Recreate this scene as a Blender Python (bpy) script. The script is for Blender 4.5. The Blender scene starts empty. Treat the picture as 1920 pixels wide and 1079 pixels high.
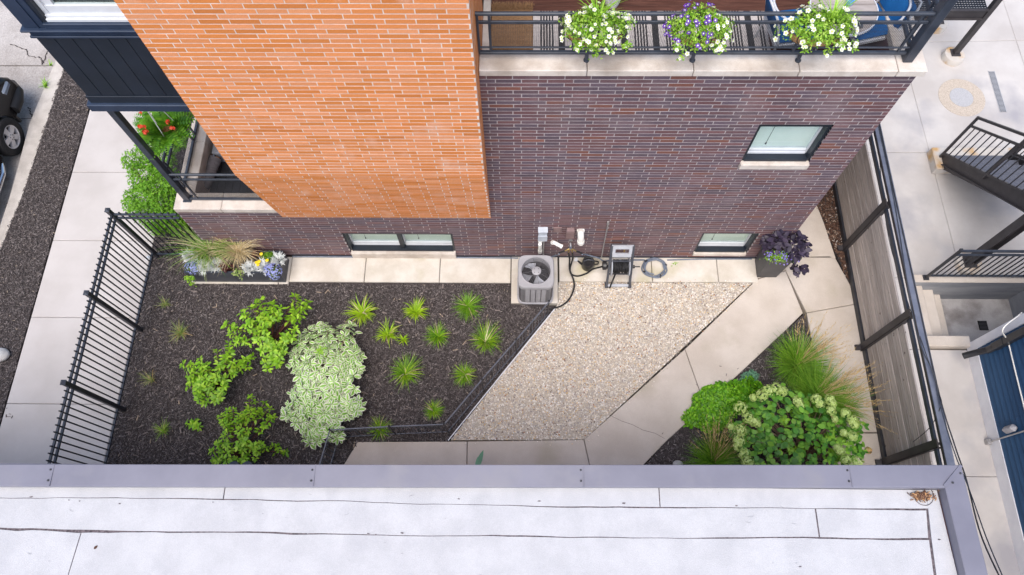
import bpy, math, random
import numpy as np
from mathutils import Vector, Matrix
S = bpy.context.scene
COL = S.collection
rad = math.radians
rng = np.random.default_rng(7)
random.seed(7)

# ------------------------------------------------------------ camera
FPX, CAMY, CAMZ = 1358.9, -5.488, 11.777
_p, _r, _y = rad(67.42), rad(-1.856), rad(2.385)
def _axes():
    cp, sp = math.cos(_p), math.sin(_p)
    R, U, F = np.array([1, 0, 0.]), np.array([0, sp, cp]), np.array([0, cp, -sp])
    c, s = math.cos(_y), math.sin(_y)
    Z = np.array([[c, -s, 0], [s, c, 0], [0, 0, 1]])
    R, U, F = Z @ R, Z @ U, Z @ F
    return math.cos(_r) * R + math.sin(_r) * U, -math.sin(_r) * R + math.cos(_r) * U, F
RX, UX, FX = _axes()
cam = bpy.data.cameras.new('camera'); cam.sensor_width = 36; cam.lens = 36 * FPX / 1920
cam.clip_start = 0.05; cam.clip_end = 400
co = bpy.data.objects.new('camera', cam); COL.objects.link(co)
co.matrix_world = Matrix(((RX[0], UX[0], -FX[0], 0), (RX[1], UX[1], -FX[1], CAMY), (RX[2], UX[2], -FX[2], CAMZ), (0, 0, 0, 1)))
S.camera = co
# ------------------------------------------------------------ sky, sun, exposure
w = bpy.data.worlds.new('World'); S.world = w; w.use_nodes = True
nt = w.node_tree; bg = nt.nodes['Background']
sky = nt.nodes.new('ShaderNodeTexSky'); sky.sky_type = 'NISHITA'; sky.sun_disc = False
SUN_EL, SUN_AZ = 64, 194
sky.sun_elevation = rad(SUN_EL); sky.sun_rotation = rad(SUN_AZ)
sky.air_density = 1.0; sky.dust_density = 2.5; sky.ozone_density = 1.0
nt.links.new(sky.outputs[0], bg.inputs[0]); bg.inputs[1].default_value = 0.15
sd = bpy.data.lights.new('sun', 'SUN'); sd.energy = 1.7; sd.angle = rad(55); sd.color = (1, 0.93, 0.84)
so = bpy.data.objects.new('sun', sd); COL.objects.link(so)
_sv = Vector((math.sin(rad(SUN_AZ)) * math.cos(rad(SUN_EL)), math.cos(rad(SUN_AZ)) * math.cos(rad(SUN_EL)), math.sin(rad(SUN_EL))))
so.rotation_euler = _sv.to_track_quat('Z', 'Y').to_euler(); so.location = (0, -10, 20)
S.view_settings.view_transform = 'Standard'; S.view_settings.look = 'None'
S.view_settings.gamma = 1; S.view_settings.use_curve_mapping = False
S.view_settings.exposure = 0.82

# ------------------------------------------------------------ photo pixel -> place at a known height
def ray(x, y): return FX + (x - 960) / FPX * RX - (y - 539.5) / FPX * UX
def G(x, y, z=0.0):
    d = ray(x, y); t = (z - CAMZ) / d[2]
    return np.array([d[0] * t, d[1] * t + CAMY, z])
def GY(x, y, Y):
    d = ray(x, y); t = (Y - CAMY) / d[1]
    return np.array([d[0] * t, Y, d[2] * t + CAMZ])
def GP(pts, z=0.0): return [tuple(G(a, b, z)) for a, b in pts]

# ------------------------------------------------------------ object helpers
ORG = {}
def tag(o, label=None, cat=None, group=None, kind=None):
    if label: o['label'] = label
    if cat: o['category'] = cat
    if group: o['group'] = group
    if kind: o['kind'] = kind
    return o
def thing(name, label, cat, loc=(0, 0, 0), group=None):
    o = bpy.data.objects.new(name, None); COL.objects.link(o); o.location = loc
    o.empty_display_size = 0.1; ORG[o] = Vector(loc)
    return tag(o, label, cat, group)
def link(name, me, parent=None, loc=None):
    o = bpy.data.objects.new(name, me); COL.objects.link(o)
    org = ORG[parent] if parent else Vector((0, 0, 0))
    l = Vector(loc) if loc is not None else org
    if parent: o.parent = parent
    o.location = l - org; ORG[o] = l
    return o
def mesh_np(name, V, loops, starts, mats, mi=None, smooth=False):
    me = bpy.data.meshes.new(name)
    me.vertices.add(len(V)); me.vertices.foreach_set('co', np.ascontiguousarray(V, np.float32).ravel())
    me.loops.add(len(loops)); me.loops.foreach_set('vertex_index', np.ascontiguousarray(loops, np.int32))
    me.polygons.add(len(starts)); me.polygons.foreach_set('loop_start', np.ascontiguousarray(starts, np.int32))
    if mi is not None: me.polygons.foreach_set('material_index', np.ascontiguousarray(mi, np.int32))
    me.polygons.foreach_set('use_smooth', np.full(len(starts), bool(smooth)))
    for m in mats: me.materials.append(m)
    me.update(calc_edges=True); me.validate()
    return me
class T:                                             # small template: vertices, faces, a material index per face
    def __init__(s, V, F, mi=None):
        s.V = np.array(V, float); s.F = F; s.mi = np.array(mi if mi is not None else [0] * len(F))
        s.l = np.array([i for f in F for i in f]); s.s = np.cumsum([0] + [len(f) for f in F])[:-1]
    def mesh(s, name, mats, smooth=False, scale=1.0): return mesh_np(name, s.V * scale, s.l, s.s, mats, s.mi, smooth)
def batch(t, A, L, name, mats, smooth=False):        # A: (n,3,3) frames (columns x,y,z incl. scale), L: (n,3)
    n = len(L); k = len(t.V)
    V = (np.einsum('nij,kj->nki', A, t.V) + L[:, None, :]).reshape(-1, 3)
    lo = (t.l[None] + (np.arange(n) * k)[:, None]).ravel()
    st = (t.s[None] + (np.arange(n) * len(t.l))[:, None]).ravel()
    return mesh_np(name, V, lo, st, mats, np.tile(t.mi, n), smooth)
def frames(dirs, ups, sx, sy=None, sz=None):
    sx = np.asarray(sx, float); sy = sx if sy is None else np.asarray(sy, float); sz = sx if sz is None else np.asarray(sz, float)
    x = dirs / np.linalg.norm(dirs, axis=1, keepdims=True)
    y = np.cross(ups, x); y /= np.maximum(np.linalg.norm(y, axis=1, keepdims=True), 1e-6)
    z = np.cross(x, y)
    return np.stack([x * sx[:, None], y * sy[:, None], z * sz[:, None]], axis=2)
class MB:
    def __init__(s): s.v = []; s.f = []; s.m = []
    def add(s, V, F, mi=0):
        b = len(s.v); s.v += [tuple(map(float, p)) for p in V]
        for f in F: s.f.append([b + i for i in f]); s.m.append(mi)
        return s
    def box(s, x0, x1, y0, y1, z0, z1, mi=0):
        return s.add([(x0, y0, z0), (x1, y0, z0), (x1, y1, z0), (x0, y1, z0), (x0, y0, z1), (x1, y0, z1), (x1, y1, z1), (x0, y1, z1)],
                     [(0, 3, 2, 1), (4, 5, 6, 7), (0, 1, 5, 4), (1, 2, 6, 5), (2, 3, 7, 6), (3, 0, 4, 7)], mi)
    def bbox(s, x0, x1, y0, y1, z0, z1, b=.01, mi=0):  # box with chamfered edges
        x = (x0, x0 + b, x1 - b, x1); y = (y0, y0 + b, y1 - b, y1); z = (z0, z0 + b, z1 - b, z1)
        V = []; idx = {}
        for sx in (0, 1):
            for sy in (0, 1):
                for sz in (0, 1):
                    cx, cy, cz = (x[0], x[3])[sx], (y[0], y[3])[sy], (z[0], z[3])[sz]
                    ix, iy, iz = (x[1], x[2])[sx], (y[1], y[2])[sy], (z[1], z[2])[sz]
                    for k, p in enumerate(((cx, iy, iz), (ix, cy, iz), (ix, iy, cz))): idx[sx, sy, sz, k] = len(V); V.append(p)
        F = []
        I = lambda a, b_, c, k: idx[a, b_, c, k]
        for q, o in ((0, 0), (1, 0)):
            F.append([I(q, 0, 0, 0), I(q, 1, 0, 0), I(q, 1, 1, 0), I(q, 0, 1, 0)][::1 if q else -1])
            F.append([I(0, q, 0, 1), I(1, q, 0, 1), I(1, q, 1, 1), I(0, q, 1, 1)][::-1 if q else 1])
            F.append([I(0, 0, q, 2), I(1, 0, q, 2), I(1, 1, q, 2), I(0, 1, q, 2)][::1 if q else -1])
        for a in (0, 1):
            for b_ in (0, 1):
                F.append([I(a, b_, 0, 0), I(a, b_, 1, 0), I(a, b_, 1, 1), I(a, b_, 0, 1)])
                F.append([I(a, 0, b_, 0), I(a, 1, b_, 0), I(a, 1, b_, 2), I(a, 0, b_, 2)])
                F.append([I(0, a, b_, 1), I(1, a, b_, 1), I(1, a, b_, 2), I(0, a, b_, 2)])
                for c in (0, 1): F.append([I(a, b_, c, 0), I(a, b_, c, 1), I(a, b_, c, 2)])
        return s.add(V, F, mi)
    def bar(s, a, b, wx, wy, up=(0, 0, 1), mi=0):
        a = np.array(a, float); b = np.array(b, float); d = b - a; d /= np.linalg.norm(d)
        u = np.array(up, float)
        if abs(d @ u) > .95: u = np.array([0, 1., 0])
        x = np.cross(u, d); x /= np.linalg.norm(x); y = np.cross(d, x)
        V = [p + sx * x * wx / 2 + sy * y * wy / 2 for p in (a, b) for sx, sy in ((-1, -1), (1, -1), (1, 1), (-1, 1))]
        return s.add(V, [(3, 2, 1, 0), (4, 5, 6, 7), (0, 1, 5, 4), (1, 2, 6, 5), (2, 3, 7, 6), (3, 0, 4, 7)], mi)
    def tube(s, pts, r, n=8, mi=0, caps=True):
        P = np.array(pts, float); R = np.broadcast_to(np.asarray(r, float), (len(P),))
        tg = np.gradient(P, axis=0); tg /= np.maximum(np.linalg.norm(tg, axis=1, keepdims=True), 1e-9)
        u = np.array([0, 0, 1.]) if abs(tg[0][2]) < .9 else np.array([1., 0, 0])
        V = []
        for p, t, q in zip(P, tg, R):
            u = u - (u @ t) * t; u /= np.linalg.norm(u); v = np.cross(t, u)
            for k in range(n):
                a = 2 * math.pi * k / n; V.append(p + q * (math.cos(a) * u + math.sin(a) * v))
        F = [(i * n + k, i * n + (k + 1) % n, (i + 1) * n + (k + 1) % n, (i + 1) * n + k) for i in range(len(P) - 1) for k in range(n)]
        if caps: F += [tuple(range(n))[::-1], tuple((len(P) - 1) * n + k for k in range(n))]
        return s.add(V, F, mi)
    def lathe(s, prof, c=(0, 0, 0), n=24, mi=0, axis='z', caps=True):   # prof: (r, h) list
        V = []
        for r, h in prof:
            for k in range(n):
                a = 2 * math.pi * k / n; q = (r * math.cos(a), r * math.sin(a), h)
                if axis == 'x': q = (h, q[0], q[1])
                if axis == 'y': q = (q[1], h, q[0])
                V.append((q[0] + c[0], q[1] + c[1], q[2] + c[2]))
        m = len(prof)
        F = [(i * n + k, i * n + (k + 1) % n, (i + 1) * n + (k + 1) % n, (i + 1) * n + k) for i in range(m - 1) for k in range(n)]
        if caps: F += [tuple(range(n))[::-1], tuple((m - 1) * n + k for k in range(n))]
        return s.add(V, F, mi)
    def prism(s, poly, z0, z1, mi=0):
        n = len(poly); P = [(p[0], p[1]) for p in poly]
        ar = sum(P[i][0] * P[(i + 1) % n][1] - P[(i + 1) % n][0] * P[i][1] for i in range(n))
        if ar < 0: P = P[::-1]
        return s.add([(a, b, z0) for a, b in P] + [(a, b, z1) for a, b in P],
                     [tuple(range(n))[::-1], tuple(range(n, 2 * n))] + [(i, (i + 1) % n, n + (i + 1) % n, n + i) for i in range(n)], mi)
    def build(s, name, mats, parent=None, smooth=False, at=None):
        if not isinstance(mats, (list, tuple)): mats = [mats]
        V = np.array(s.v)
        org = Vector(at) if at is not None else (ORG[parent] if parent else Vector((0, 0, 0)))
        l = [i for f in s.f for i in f]; st = np.cumsum([0] + [len(f) for f in s.f])[:-1]
        me = mesh_np(name, V - np.array(org), l, st, mats, s.m, smooth)
        if smooth:
            import bmesh
            me.set_sharp_from_angle(angle=rad(40))
        return link(name, me, parent, org)
def sag(pts, n=24):
    pts = np.array(pts, float); t = np.linspace(0, len(pts) - 1, n); i = np.minimum(t.astype(int), len(pts) - 2); f = t - i
    out = []
    for k, u in zip(i, f):
        p0 = pts[max(k - 1, 0)]; p1 = pts[k]; p2 = pts[k + 1]; p3 = pts[min(k + 2, len(pts) - 1)]
        out.append(.5 * (2 * p1 + (p2 - p0) * u + (2 * p0 - 5 * p1 + 4 * p2 - p3) * u ** 2 + (3 * p1 - p0 - 3 * p2 + p3) * u ** 3))
    return np.array(out)
def kids(o): return list(o.children)
def copy_tree(o, parent=None, loc=None):
    c = o.copy(); COL.objects.link(c)
    if parent: c.parent = parent
    if loc is not None: c.location = loc
    for ch in kids(o): copy_tree(ch, c)
    return c

# ------------------------------------------------------------ materials
def nodes(name):
    m = bpy.data.materials.new(name); m.use_nodes = True
    n = m.node_tree.nodes; return m, n, m.node_tree.links, n['Principled BSDF']
def rand_node(n, l):
    oi = n.new('ShaderNodeObjectInfo'); ge = n.new('ShaderNodeNewGeometry'); a = n.new('ShaderNodeMath'); a.operation = 'ADD'
    f = n.new('ShaderNodeMath'); f.operation = 'FRACT'
    l.new(oi.outputs['Random'], a.inputs[0]); l.new(ge.outputs['Random Per Island'], a.inputs[1]); l.new(a.outputs[0], f.inputs[0])
    return f.outputs[0]
def c4(c): return (c[0], c[1], c[2], 1)
def M(name, c1, c2=None, scale=4, rough=.8, metal=0, bump=0, bscale=80, rnd=0, stretch=None, spec=.3, lo=.38, hi=.62, ramp=None,
      grain=0, gscale=300, trans=0, coat=0, bdist=.01, stain=None):
    m, n, l, b = nodes(name)
    b.inputs['Roughness'].default_value = rough; b.inputs['Metallic'].default_value = metal
    b.inputs['Specular IOR Level'].default_value = spec
    if coat: b.inputs['Coat Weight'].default_value = coat
    tc = n.new('ShaderNodeTexCoord'); mp = n.new('ShaderNodeMapping'); l.new(tc.outputs['Object'], mp.inputs[0])
    if stretch: mp.inputs['Scale'].default_value = stretch
    R = rand_node(n, l) if (rnd or ramp) else None
    if ramp:
        cr = n.new('ShaderNodeValToRGB'); el = cr.color_ramp.elements; cr.color_ramp.interpolation = 'CONSTANT' if len(ramp) > 3 else 'LINEAR'
        while len(el) < len(ramp): el.new(1)
        for e, (p_, c) in zip(el, ramp): e.position = p_; e.color = c4(c)
        l.new(R, cr.inputs[0]); out = cr.outputs[0]
    elif c2 is not None:
        nz = n.new('ShaderNodeTexNoise'); nz.inputs['Scale'].default_value = scale; nz.inputs['Detail'].default_value = 7; nz.inputs['Roughness'].default_value = .6
        l.new(mp.outputs[0], nz.inputs['Vector'])
        cr = n.new('ShaderNodeValToRGB'); el = cr.color_ramp.elements; el[0].position = lo; el[1].position = hi
        el[0].color = c4(c1); el[1].color = c4(c2); l.new(nz.outputs[0], cr.inputs[0]); out = cr.outputs[0]
    else:
        rgb = n.new('ShaderNodeRGB'); rgb.outputs[0].default_value = c4(c1); out = rgb.outputs[0]
    if stain:                                           # (colour, scale, low, high)
        nz = n.new('ShaderNodeTexNoise'); nz.inputs['Scale'].default_value = stain[1]; nz.inputs['Detail'].default_value = 5
        l.new(tc.outputs['Object'], nz.inputs['Vector'])
        mr = n.new('ShaderNodeMapRange'); mr.inputs[1].default_value = stain[2]; mr.inputs[2].default_value = stain[3]
        mx = n.new('ShaderNodeMix'); mx.data_type = 'RGBA'
        l.new(nz.outputs[0], mr.inputs[0]); l.new(mr.outputs[0], mx.inputs[0]); l.new(out, mx.inputs[6]); mx.inputs[7].default_value = c4(stain[0]); out = mx.outputs[2]
    if grain:
        nz = n.new('ShaderNodeTexNoise'); nz.inputs['Scale'].default_value = gscale; nz.inputs['Detail'].default_value = 3
        l.new(mp.outputs[0], nz.inputs['Vector'])
        mr = n.new('ShaderNodeMapRange'); mr.inputs[1].default_value = .25; mr.inputs[2].default_value = .75; mr.inputs[3].default_value = 1 - grain; mr.inputs[4].default_value = 1 + grain
        hs = n.new('ShaderNodeHueSaturation'); l.new(nz.outputs[0], mr.inputs[0]); l.new(mr.outputs[0], hs.inputs['Value']); l.new(out, hs.inputs['Color']); out = hs.outputs[0]
    if rnd:
        mr = n.new('ShaderNodeMapRange'); mr.inputs[3].default_value = 1 - rnd; mr.inputs[4].default_value = 1 + rnd
        if ramp:
            ml = n.new('ShaderNodeMath'); ml.operation = 'MULTIPLY'; ml.inputs[1].default_value = 7.31; fr = n.new('ShaderNodeMath'); fr.operation = 'FRACT'
            l.new(R, ml.inputs[0]); l.new(ml.outputs[0], fr.inputs[0]); R2 = fr.outputs[0]
        else: R2 = R
        hs = n.new('ShaderNodeHueSaturation'); l.new(R2, mr.inputs[0]); l.new(mr.outputs[0], hs.inputs['Value']); l.new(out, hs.inputs['Color']); out = hs.outputs[0]
    l.new(out, b.inputs['Base Color'])
    if bump:
        nz = n.new('ShaderNodeTexNoise'); nz.inputs['Scale'].default_value = bscale; nz.inputs['Detail'].default_value = 4
        l.new(mp.outputs[0], nz.inputs['Vector']); bp = n.new('ShaderNodeBump'); bp.inputs['Strength'].default_value = bump; bp.inputs['Distance'].default_value = bdist
        l.new(nz.outputs[0], bp.inputs['Height']); l.new(bp.outputs[0], b.inputs['Normal'])
    if trans:
        tr = n.new('ShaderNodeBsdfTranslucent'); l.new(out, tr.inputs[0]); mx = n.new('ShaderNodeMixShader'); mx.inputs[0].default_value = trans
        o = n['Material Output']; l.new(b.outputs[0], mx.inputs[1]); l.new(tr.outputs[0], mx.inputs[2]); l.new(mx.outputs[0], o.inputs[0])
    return m
def glass(name, tint, refl=.12):
    m, n, l, b = nodes(name); n.remove(b)
    t = n.new('ShaderNodeBsdfTransparent'); t.inputs[0].default_value = c4(tint)
    g = n.new('ShaderNodeBsdfGlossy'); g.inputs['Roughness'].default_value = .02
    fr = n.new('ShaderNodeFresnel'); fr.inputs[0].default_value = 1.5; ad = n.new('ShaderNodeMath'); ad.operation = 'ADD'; ad.inputs[1].default_value = refl
    l.new(fr.outputs[0], ad.inputs[0]); mx = n.new('ShaderNodeMixShader')
    ge = n.new('ShaderNodeNewGeometry'); iv = n.new('ShaderNodeMath'); iv.operation = 'SUBTRACT'; iv.inputs[0].default_value = 1; l.new(ge.outputs['Backfacing'], iv.inputs[1])
    mu = n.new('ShaderNodeMath'); mu.operation = 'MULTIPLY'; l.new(ad.outputs[0], mu.inputs[0]); l.new(iv.outputs[0], mu.inputs[1]); l.new(mu.outputs[0], mx.inputs[0]); l.new(t.outputs[0], mx.inputs[1]); l.new(g.outputs[0], mx.inputs[2])
    l.new(mx.outputs[0], n['Material Output'].inputs[0]); return m
m_orange = M('orange_brick', None, ramp=[(0, (.60, .212, .060)), (.16, (.66, .255, .100)), (.34, (.67, .270, .118)), (.52, (.63, .230, .075)), (.66, (.68, .285, .132)), (.8, (.66, .245, .090)), (.93, (.56, .192, .054))], rnd=.06, rough=.75, grain=.10, gscale=60, bump=.3, bscale=90, spec=.2,
             stain=((.70, .38, .25), 2.6, .55, .78))
m_dark = M('dark_brick', None, ramp=[(0, (.140, .078, .088)), (.2, (.118, .084, .106)), (.38, (.156, .080, .086)), (.56, (.112, .080, .100)), (.70, (.160, .084, .088)), (.82, (.130, .084, .100)), (.95, (.21, .088, .070))], rnd=.14, rough=.6, grain=.15, gscale=50, bump=.3, bscale=90, spec=.3,
           stain=((.20, .14, .15), 1.3, .5, .75))
m_mort_o = M('orange_mortar', (.60, .50, .44), (.72, .64, .58), 9, rough=.95, bump=.3, bscale=120)
m_mort_d = M('dark_mortar', (.34, .295, .295), (.48, .43, .425), 9, rough=.95, bump=.3, bscale=120)
m_stone = M('limestone', (.52, .45, .39), (.66, .60, .54), 3.5, rough=.85, grain=.08, gscale=90, bump=.2, bscale=60, stain=((.38, .32, .27), 1.7, .55, .75))
m_conc = M('pale_concrete', (.49, .43, .37), (.57, .51, .45), 1.4, rough=.9, grain=.10, gscale=130, bump=.2, bscale=140, rnd=.035, stain=((.40, .35, .27), 1.1, .56, .76))
m_walk = M('sidewalk_concrete', (.46, .43, .412), (.52, .49, .475), 1.1, rough=.9, grain=.05, gscale=160, bump=.12, bscale=160, rnd=.025, stain=((.43, .39, .37), .7, .58, .8))
m_yard = M('yard_concrete', (.45, .42, .40), (.535, .51, .49), .9, rough=.85, grain=.05, gscale=140, bump=.12, bscale=140, rnd=.02, stain=((.34, .33, .35), .75, .54, .70))
m_street = M('street_concrete', (.33, .30, .28), (.44, .41, .39), 1.3, rough=.95, grain=.26, gscale=38, bump=.5, bscale=50, stain=((.22, .19, .17), 1.0, .60, .70))
m_slab = M('wall_walk_concrete', (.55, .50, .43), (.66, .62, .56), 2.2, rough=.9, grain=.06, gscale=120, bump=.15, bscale=120, stain=((.44, .40, .25), 1.3, .56, .76))
m_soil = M('mulch_bed', (.045, .038, .038), (.090, .076, .074), 30, rough=1, bump=1, bscale=60, bdist=.03)
m_chip = M('mulch_chip', None, ramp=[(0, (.062, .053, .053)), (.26, (.105, .090, .089)), (.55, (.158, .137, .135)), (.8, (.21, .184, .18)), (.94, (.28, .247, .235)), (.99, (.42, .35, .28))], rnd=.25, rough=.85)
m_bark = M('brown_mulch', None, ramp=[(0, (.06, .032, .022)), (.35, (.11, .06, .042)), (.7, (.17, .10, .07)), (.9, (.36, .28, .22)), (.97, (.6, .55, .5))], rnd=.2, rough=.9)
m_peb = M('pebble', None, ramp=[(0, (.67, .60, .51)), (.22, (.77, .72, .65)), (.42, (.60, .52, .42)), (.54, (.82, .79, .75)), (.68, (.52, .48, .45)), (.79, (.68, .50, .28)), (.85, (.36, .32, .31)), (.90, (.74, .65, .52)), (.95, (.24, .18, .15)), (.98, (.42, .2, .1))], rnd=.12, rough=.75)
m_grav = M('gravel_base', (.44, .38, .32), (.62, .55, .47), 60, rough=1, bump=1, bscale=80, bdist=.02)
m_roof = M('white_roof', (.44, .44, .455), (.49, .49, .505), 3, rough=.85, grain=.10, gscale=120, bump=.5, bscale=160, stain=((.40, .40, .42), 2.5, .56, .8))
m_tar = M('tar', (.05, .04, .045), (.16, .13, .14), 30, rough=.7)
m_cap = M('grey_metal_cap', (.150, .149, .190), (.180, .178, .222), 1.2, rough=.42, stain=((.20, .195, .22), 2.2, .55, .8), spec=.5, grain=.02)
m_black = M('black_steel', (.020, .021, .026), (.034, .036, .044), 8, rough=.45, spec=.5)
m_blue_blk = M('blue_black_steel', (.028, .034, .048), (.045, .053, .07), 6, rough=.4, spec=.5)
m_brown_stl = M('dark_bronze_steel', (.035, .031, .034), (.055, .050, .053), 4, rough=.5, spec=.4, grain=.05, gscale=200)
m_navy = M('navy_panel', (.010, .015, .024), (.014, .020, .032), 3, rough=.42, spec=.45)
m_navy2 = M('navy_trim', (.016, .028, .055), (.025, .040, .075), 3, rough=.35, spec=.5)
m_wht = M('white_vinyl', (.56, .58, .61), (.62, .64, .67), 5, rough=.45)
m_blind = M('pale_blind', (.74, .78, .75), (.80, .83, .80), 3, rough=.7)
m_blind2 = M('green_white_blind', (.66, .70, .63), (.74, .77, .70), 3, rough=.7)
m_pane = glass('window_glass', (.93, .97, .96), .0)
m_wire = M('wire_fence_rail', (.075, .085, .11), (.11, .12, .15), 8, rough=.4, spec=.5)
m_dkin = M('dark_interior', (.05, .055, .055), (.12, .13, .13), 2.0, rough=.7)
m_wood = M('grey_weathered_board', (.37, .32, .285), (.51, .45, .405), 3, rough=.85, stretch=(9, .45, 9), grain=.22, gscale=9, rnd=.14, bump=.2, bscale=12, stain=((.14, .11, .10), 11, .66, .72))
m_deck = M('brown_deck_board', (.075, .030, .022), (.12, .052, .038), 4, rough=.6, stretch=(.6, 8, 8), grain=.25, gscale=12, rnd=.12)
m_rug_d = M('rug_black', (.028, .027, .03), (.05, .048, .05), 60, rough=.95)
m_rug_l = M('rug_light', (.50, .46, .45), (.60, .56, .55), 60, rough=.95)
m_coir = M('coir_mat', (.27, .15, .075), (.40, .24, .125), 70, rough=1, bump=1, bscale=200, grain=.2, gscale=200)
m_acg = M('ac_grey_paint', (.31, .305, .32), (.36, .355, .37), 3, rough=.5, spec=.4)
m_acd = M('ac_dark_grille', (.12, .115, .125), (.16, .155, .165), 8, rough=.55)
m_acl = M('ac_light_panel', (.33, .325, .35), (.39, .385, .41), 4, rough=.5)
m_alu = M('fan_metal', (.52, .54, .60), (.64, .66, .72), 6, rough=.4, metal=.15)
m_pvc = M('white_pvc', (.80, .79, .74), (.86, .85, .81), 6, rough=.35, spec=.5)
m_elec = M('grey_electric_box', (.50, .54, .60), (.58, .62, .68), 8, rough=.5)
m_mauve = M('brown_cover', (.21, .14, .135), (.26, .18, .175), 8, rough=.5)
m_blackpl = M('black_plastic', (.016, .016, .018), (.03, .03, .033), 8, rough=.35, spec=.5)
m_rubber = M('black_rubber', (.014, .014, .015), (.026, .026, .028), 20, rough=.6)
m_bluehose = M('blue_grey_hose', (.115, .14, .19), (.16, .19, .25), 20, rough=.45, spec=.5)
m_reelg = M('reel_light_grey', (.42, .44, .48), (.50, .52, .56), 8, rough=.45)
m_reeld = M('reel_dark_grey', (.055, .06, .075), (.085, .09, .105), 8, rough=.45)
m_brass = M('brass', (.45, .32, .12), rough=.35, metal=.8)
m_galv = M('galvanised', (.34, .33, .33), (.46, .45, .45), 20, rough=.45, metal=.5)
m_plant = M('charcoal_planter', (.050, .050, .056), (.066, .066, .072), 5, rough=.5, spec=.45, grain=.05)
m_plant2 = M('slate_planter', (.060, .066, .080), (.080, .087, .104), 5, rough=.5, spec=.45)
m_blue_sid = M('blue_siding', (.020, .066, .150), (.028, .082, .175), 1.4, rough=.55, stretch=(1, .3, 1), rnd=.08, grain=.06, gscale=30)
m_trimw = M('white_trim', (.70, .71, .76), (.78, .79, .83), 4, rough=.5)
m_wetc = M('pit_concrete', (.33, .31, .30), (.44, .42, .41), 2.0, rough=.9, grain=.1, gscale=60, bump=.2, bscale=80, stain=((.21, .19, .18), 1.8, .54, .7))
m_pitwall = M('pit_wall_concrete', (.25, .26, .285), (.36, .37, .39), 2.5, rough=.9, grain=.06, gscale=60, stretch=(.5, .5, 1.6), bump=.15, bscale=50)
m_rusty = M('rust_stained_concrete', (.52, .48, .44), (.58, .55, .51), 2.0, rough=.9, grain=.06, stain=((.50, .31, .13), 3.2, .48, .66))
m_lid = M('manhole_lid_metal', (.38, .38, .395), (.47, .47, .485), 60, rough=.55, metal=.0, bump=.6, bscale=90)
m_collar = M('exposed_aggregate', (.40, .34, .28), (.56, .49, .42), 70, rough=.95, grain=.2, gscale=120)
m_grate = M('steel_grate', (.42, .43, .46), rough=.5, metal=.1)
m_hole = M('dark_void', (.006, .006, .007), rough=1)
m_car = M('black_car_paint', (.006, .0055, .006), (.009, .008, .009), 3, rough=.22, spec=.3)
m_carpl = M('car_dark_plastic', (.014, .014, .016), rough=.55)
m_tyre = M('tyre_rubber', (.016, .016, .017), (.028, .028, .029), 30, rough=.8, bump=.3, bscale=60)
m_rim = M('alloy_rim', (.55, .53, .53), (.66, .64, .64), 6, rough=.4, metal=.25)
m_chrome = M('chrome', (.6, .62, .65), rough=.12, metal=1)
m_cushion = M('blue_cushion', (.005, .085, .27), (.008, .11, .33), 5, rough=.8, bump=.15, bscale=200)
m_tabl = M('table_slat_wood', (.30, .265, .25), (.40, .36, .345), 4, rough=.7, stretch=(.6, 6, 6), grain=.12, gscale=10, rnd=.07)
m_frame_g = M('pale_chair_frame', (.55, .57, .62), (.63, .65, .70), 6, rough=.4)
m_jar = M('blue_glass_jar', (.10, .32, .75), (.16, .42, .85), 8, rough=.1, spec=.6)
m_pot = M('white_ribbed_pot', (.66, .67, .72), (.74, .75, .80), 6, rough=.5)
m_liner = M('coco_liner', (.40, .215, .09), (.54, .32, .15), 40, rough=1, bump=1, bscale=120)
m_roll = M('grey_canvas_roll', (.13, .12, .135), (.18, .17, .185), 8, rough=.85, stretch=(1, 3, 1), bump=.3, bscale=30)
m_benchg = M('grey_blue_cushion', (.30, .32, .37), (.37, .39, .44), 6, rough=.85)
m_rope = M('white_cord', (.72, .72, .70), rough=.7)
m_stonegrey = M('river_stone', (.40, .40, .40), (.54, .54, .53), 6, rough=.7, bump=.2, bscale=40)
m_curbstone = M('grey_block', (.20, .20, .20), (.28, .28, .28), 8, rough=.9)
# foliage
def leafm(name, r, rnd=.22, trans=.18, rough=.45, spec=.35): return M(name, None, ramp=r, rnd=rnd, trans=trans, rough=rough, spec=spec)
g_dog = leafm('dogwood_leaf', [(0, (.15, .36, .012)), (.5, (.23, .46, .022)), (1, (.37, .59, .045))])
g_vg = leafm('variegated_leaf_centre', [(0, (.19, .44, .05)), (.5, (.28, .55, .09)), (1, (.38, .64, .15))], .12, .12)
g_vw = leafm('variegated_leaf_margin', [(0, (.80, .85, .58)), (.5, (.86, .89, .68)), (1, (.88, .90, .76))], .04, .12)
g_hyd = leafm('hydrangea_leaf', [(0, (.05, .18, .024)), (.45, (.10, .28, .03)), (1, (.22, .44, .045))])
g_hyd2 = leafm('young_hydrangea_leaf', [(0, (.16, .36, .02)), (1, (.26, .48, .03))])
g_hfl = leafm('hydrangea_floret', [(0, (.42, .57, .13)), (.5, (.53, .67, .21)), (1, (.63, .75, .31))], .1, .2)
g_sed = leafm('stonecrop_leaf', [(0, (.07, .24, .006)), (.5, (.13, .37, .010)), (1, (.26, .54, .022))], .3, .18)
g_sedb = leafm('blue_stonecrop_leaf', [(0, (.10, .26, .15)), (1, (.17, .36, .22))], .15, .15)
g_br = leafm('golden_grass', [(0, (.22, .42, .010)), (.5, (.33, .54, .016)), (1, (.45, .64, .03))], .15, .3)
g_dk = leafm('green_sedge', [(0, (.10, .27, .012)), (.5, (.16, .36, .018)), (1, (.25, .44, .035))], .2, .3)
g_red = leafm('red_tinged_grass', [(0, (.28, .34, .06)), (.5, (.42, .42, .12)), (1, (.55, .30, .15))], .15, .3)
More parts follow.
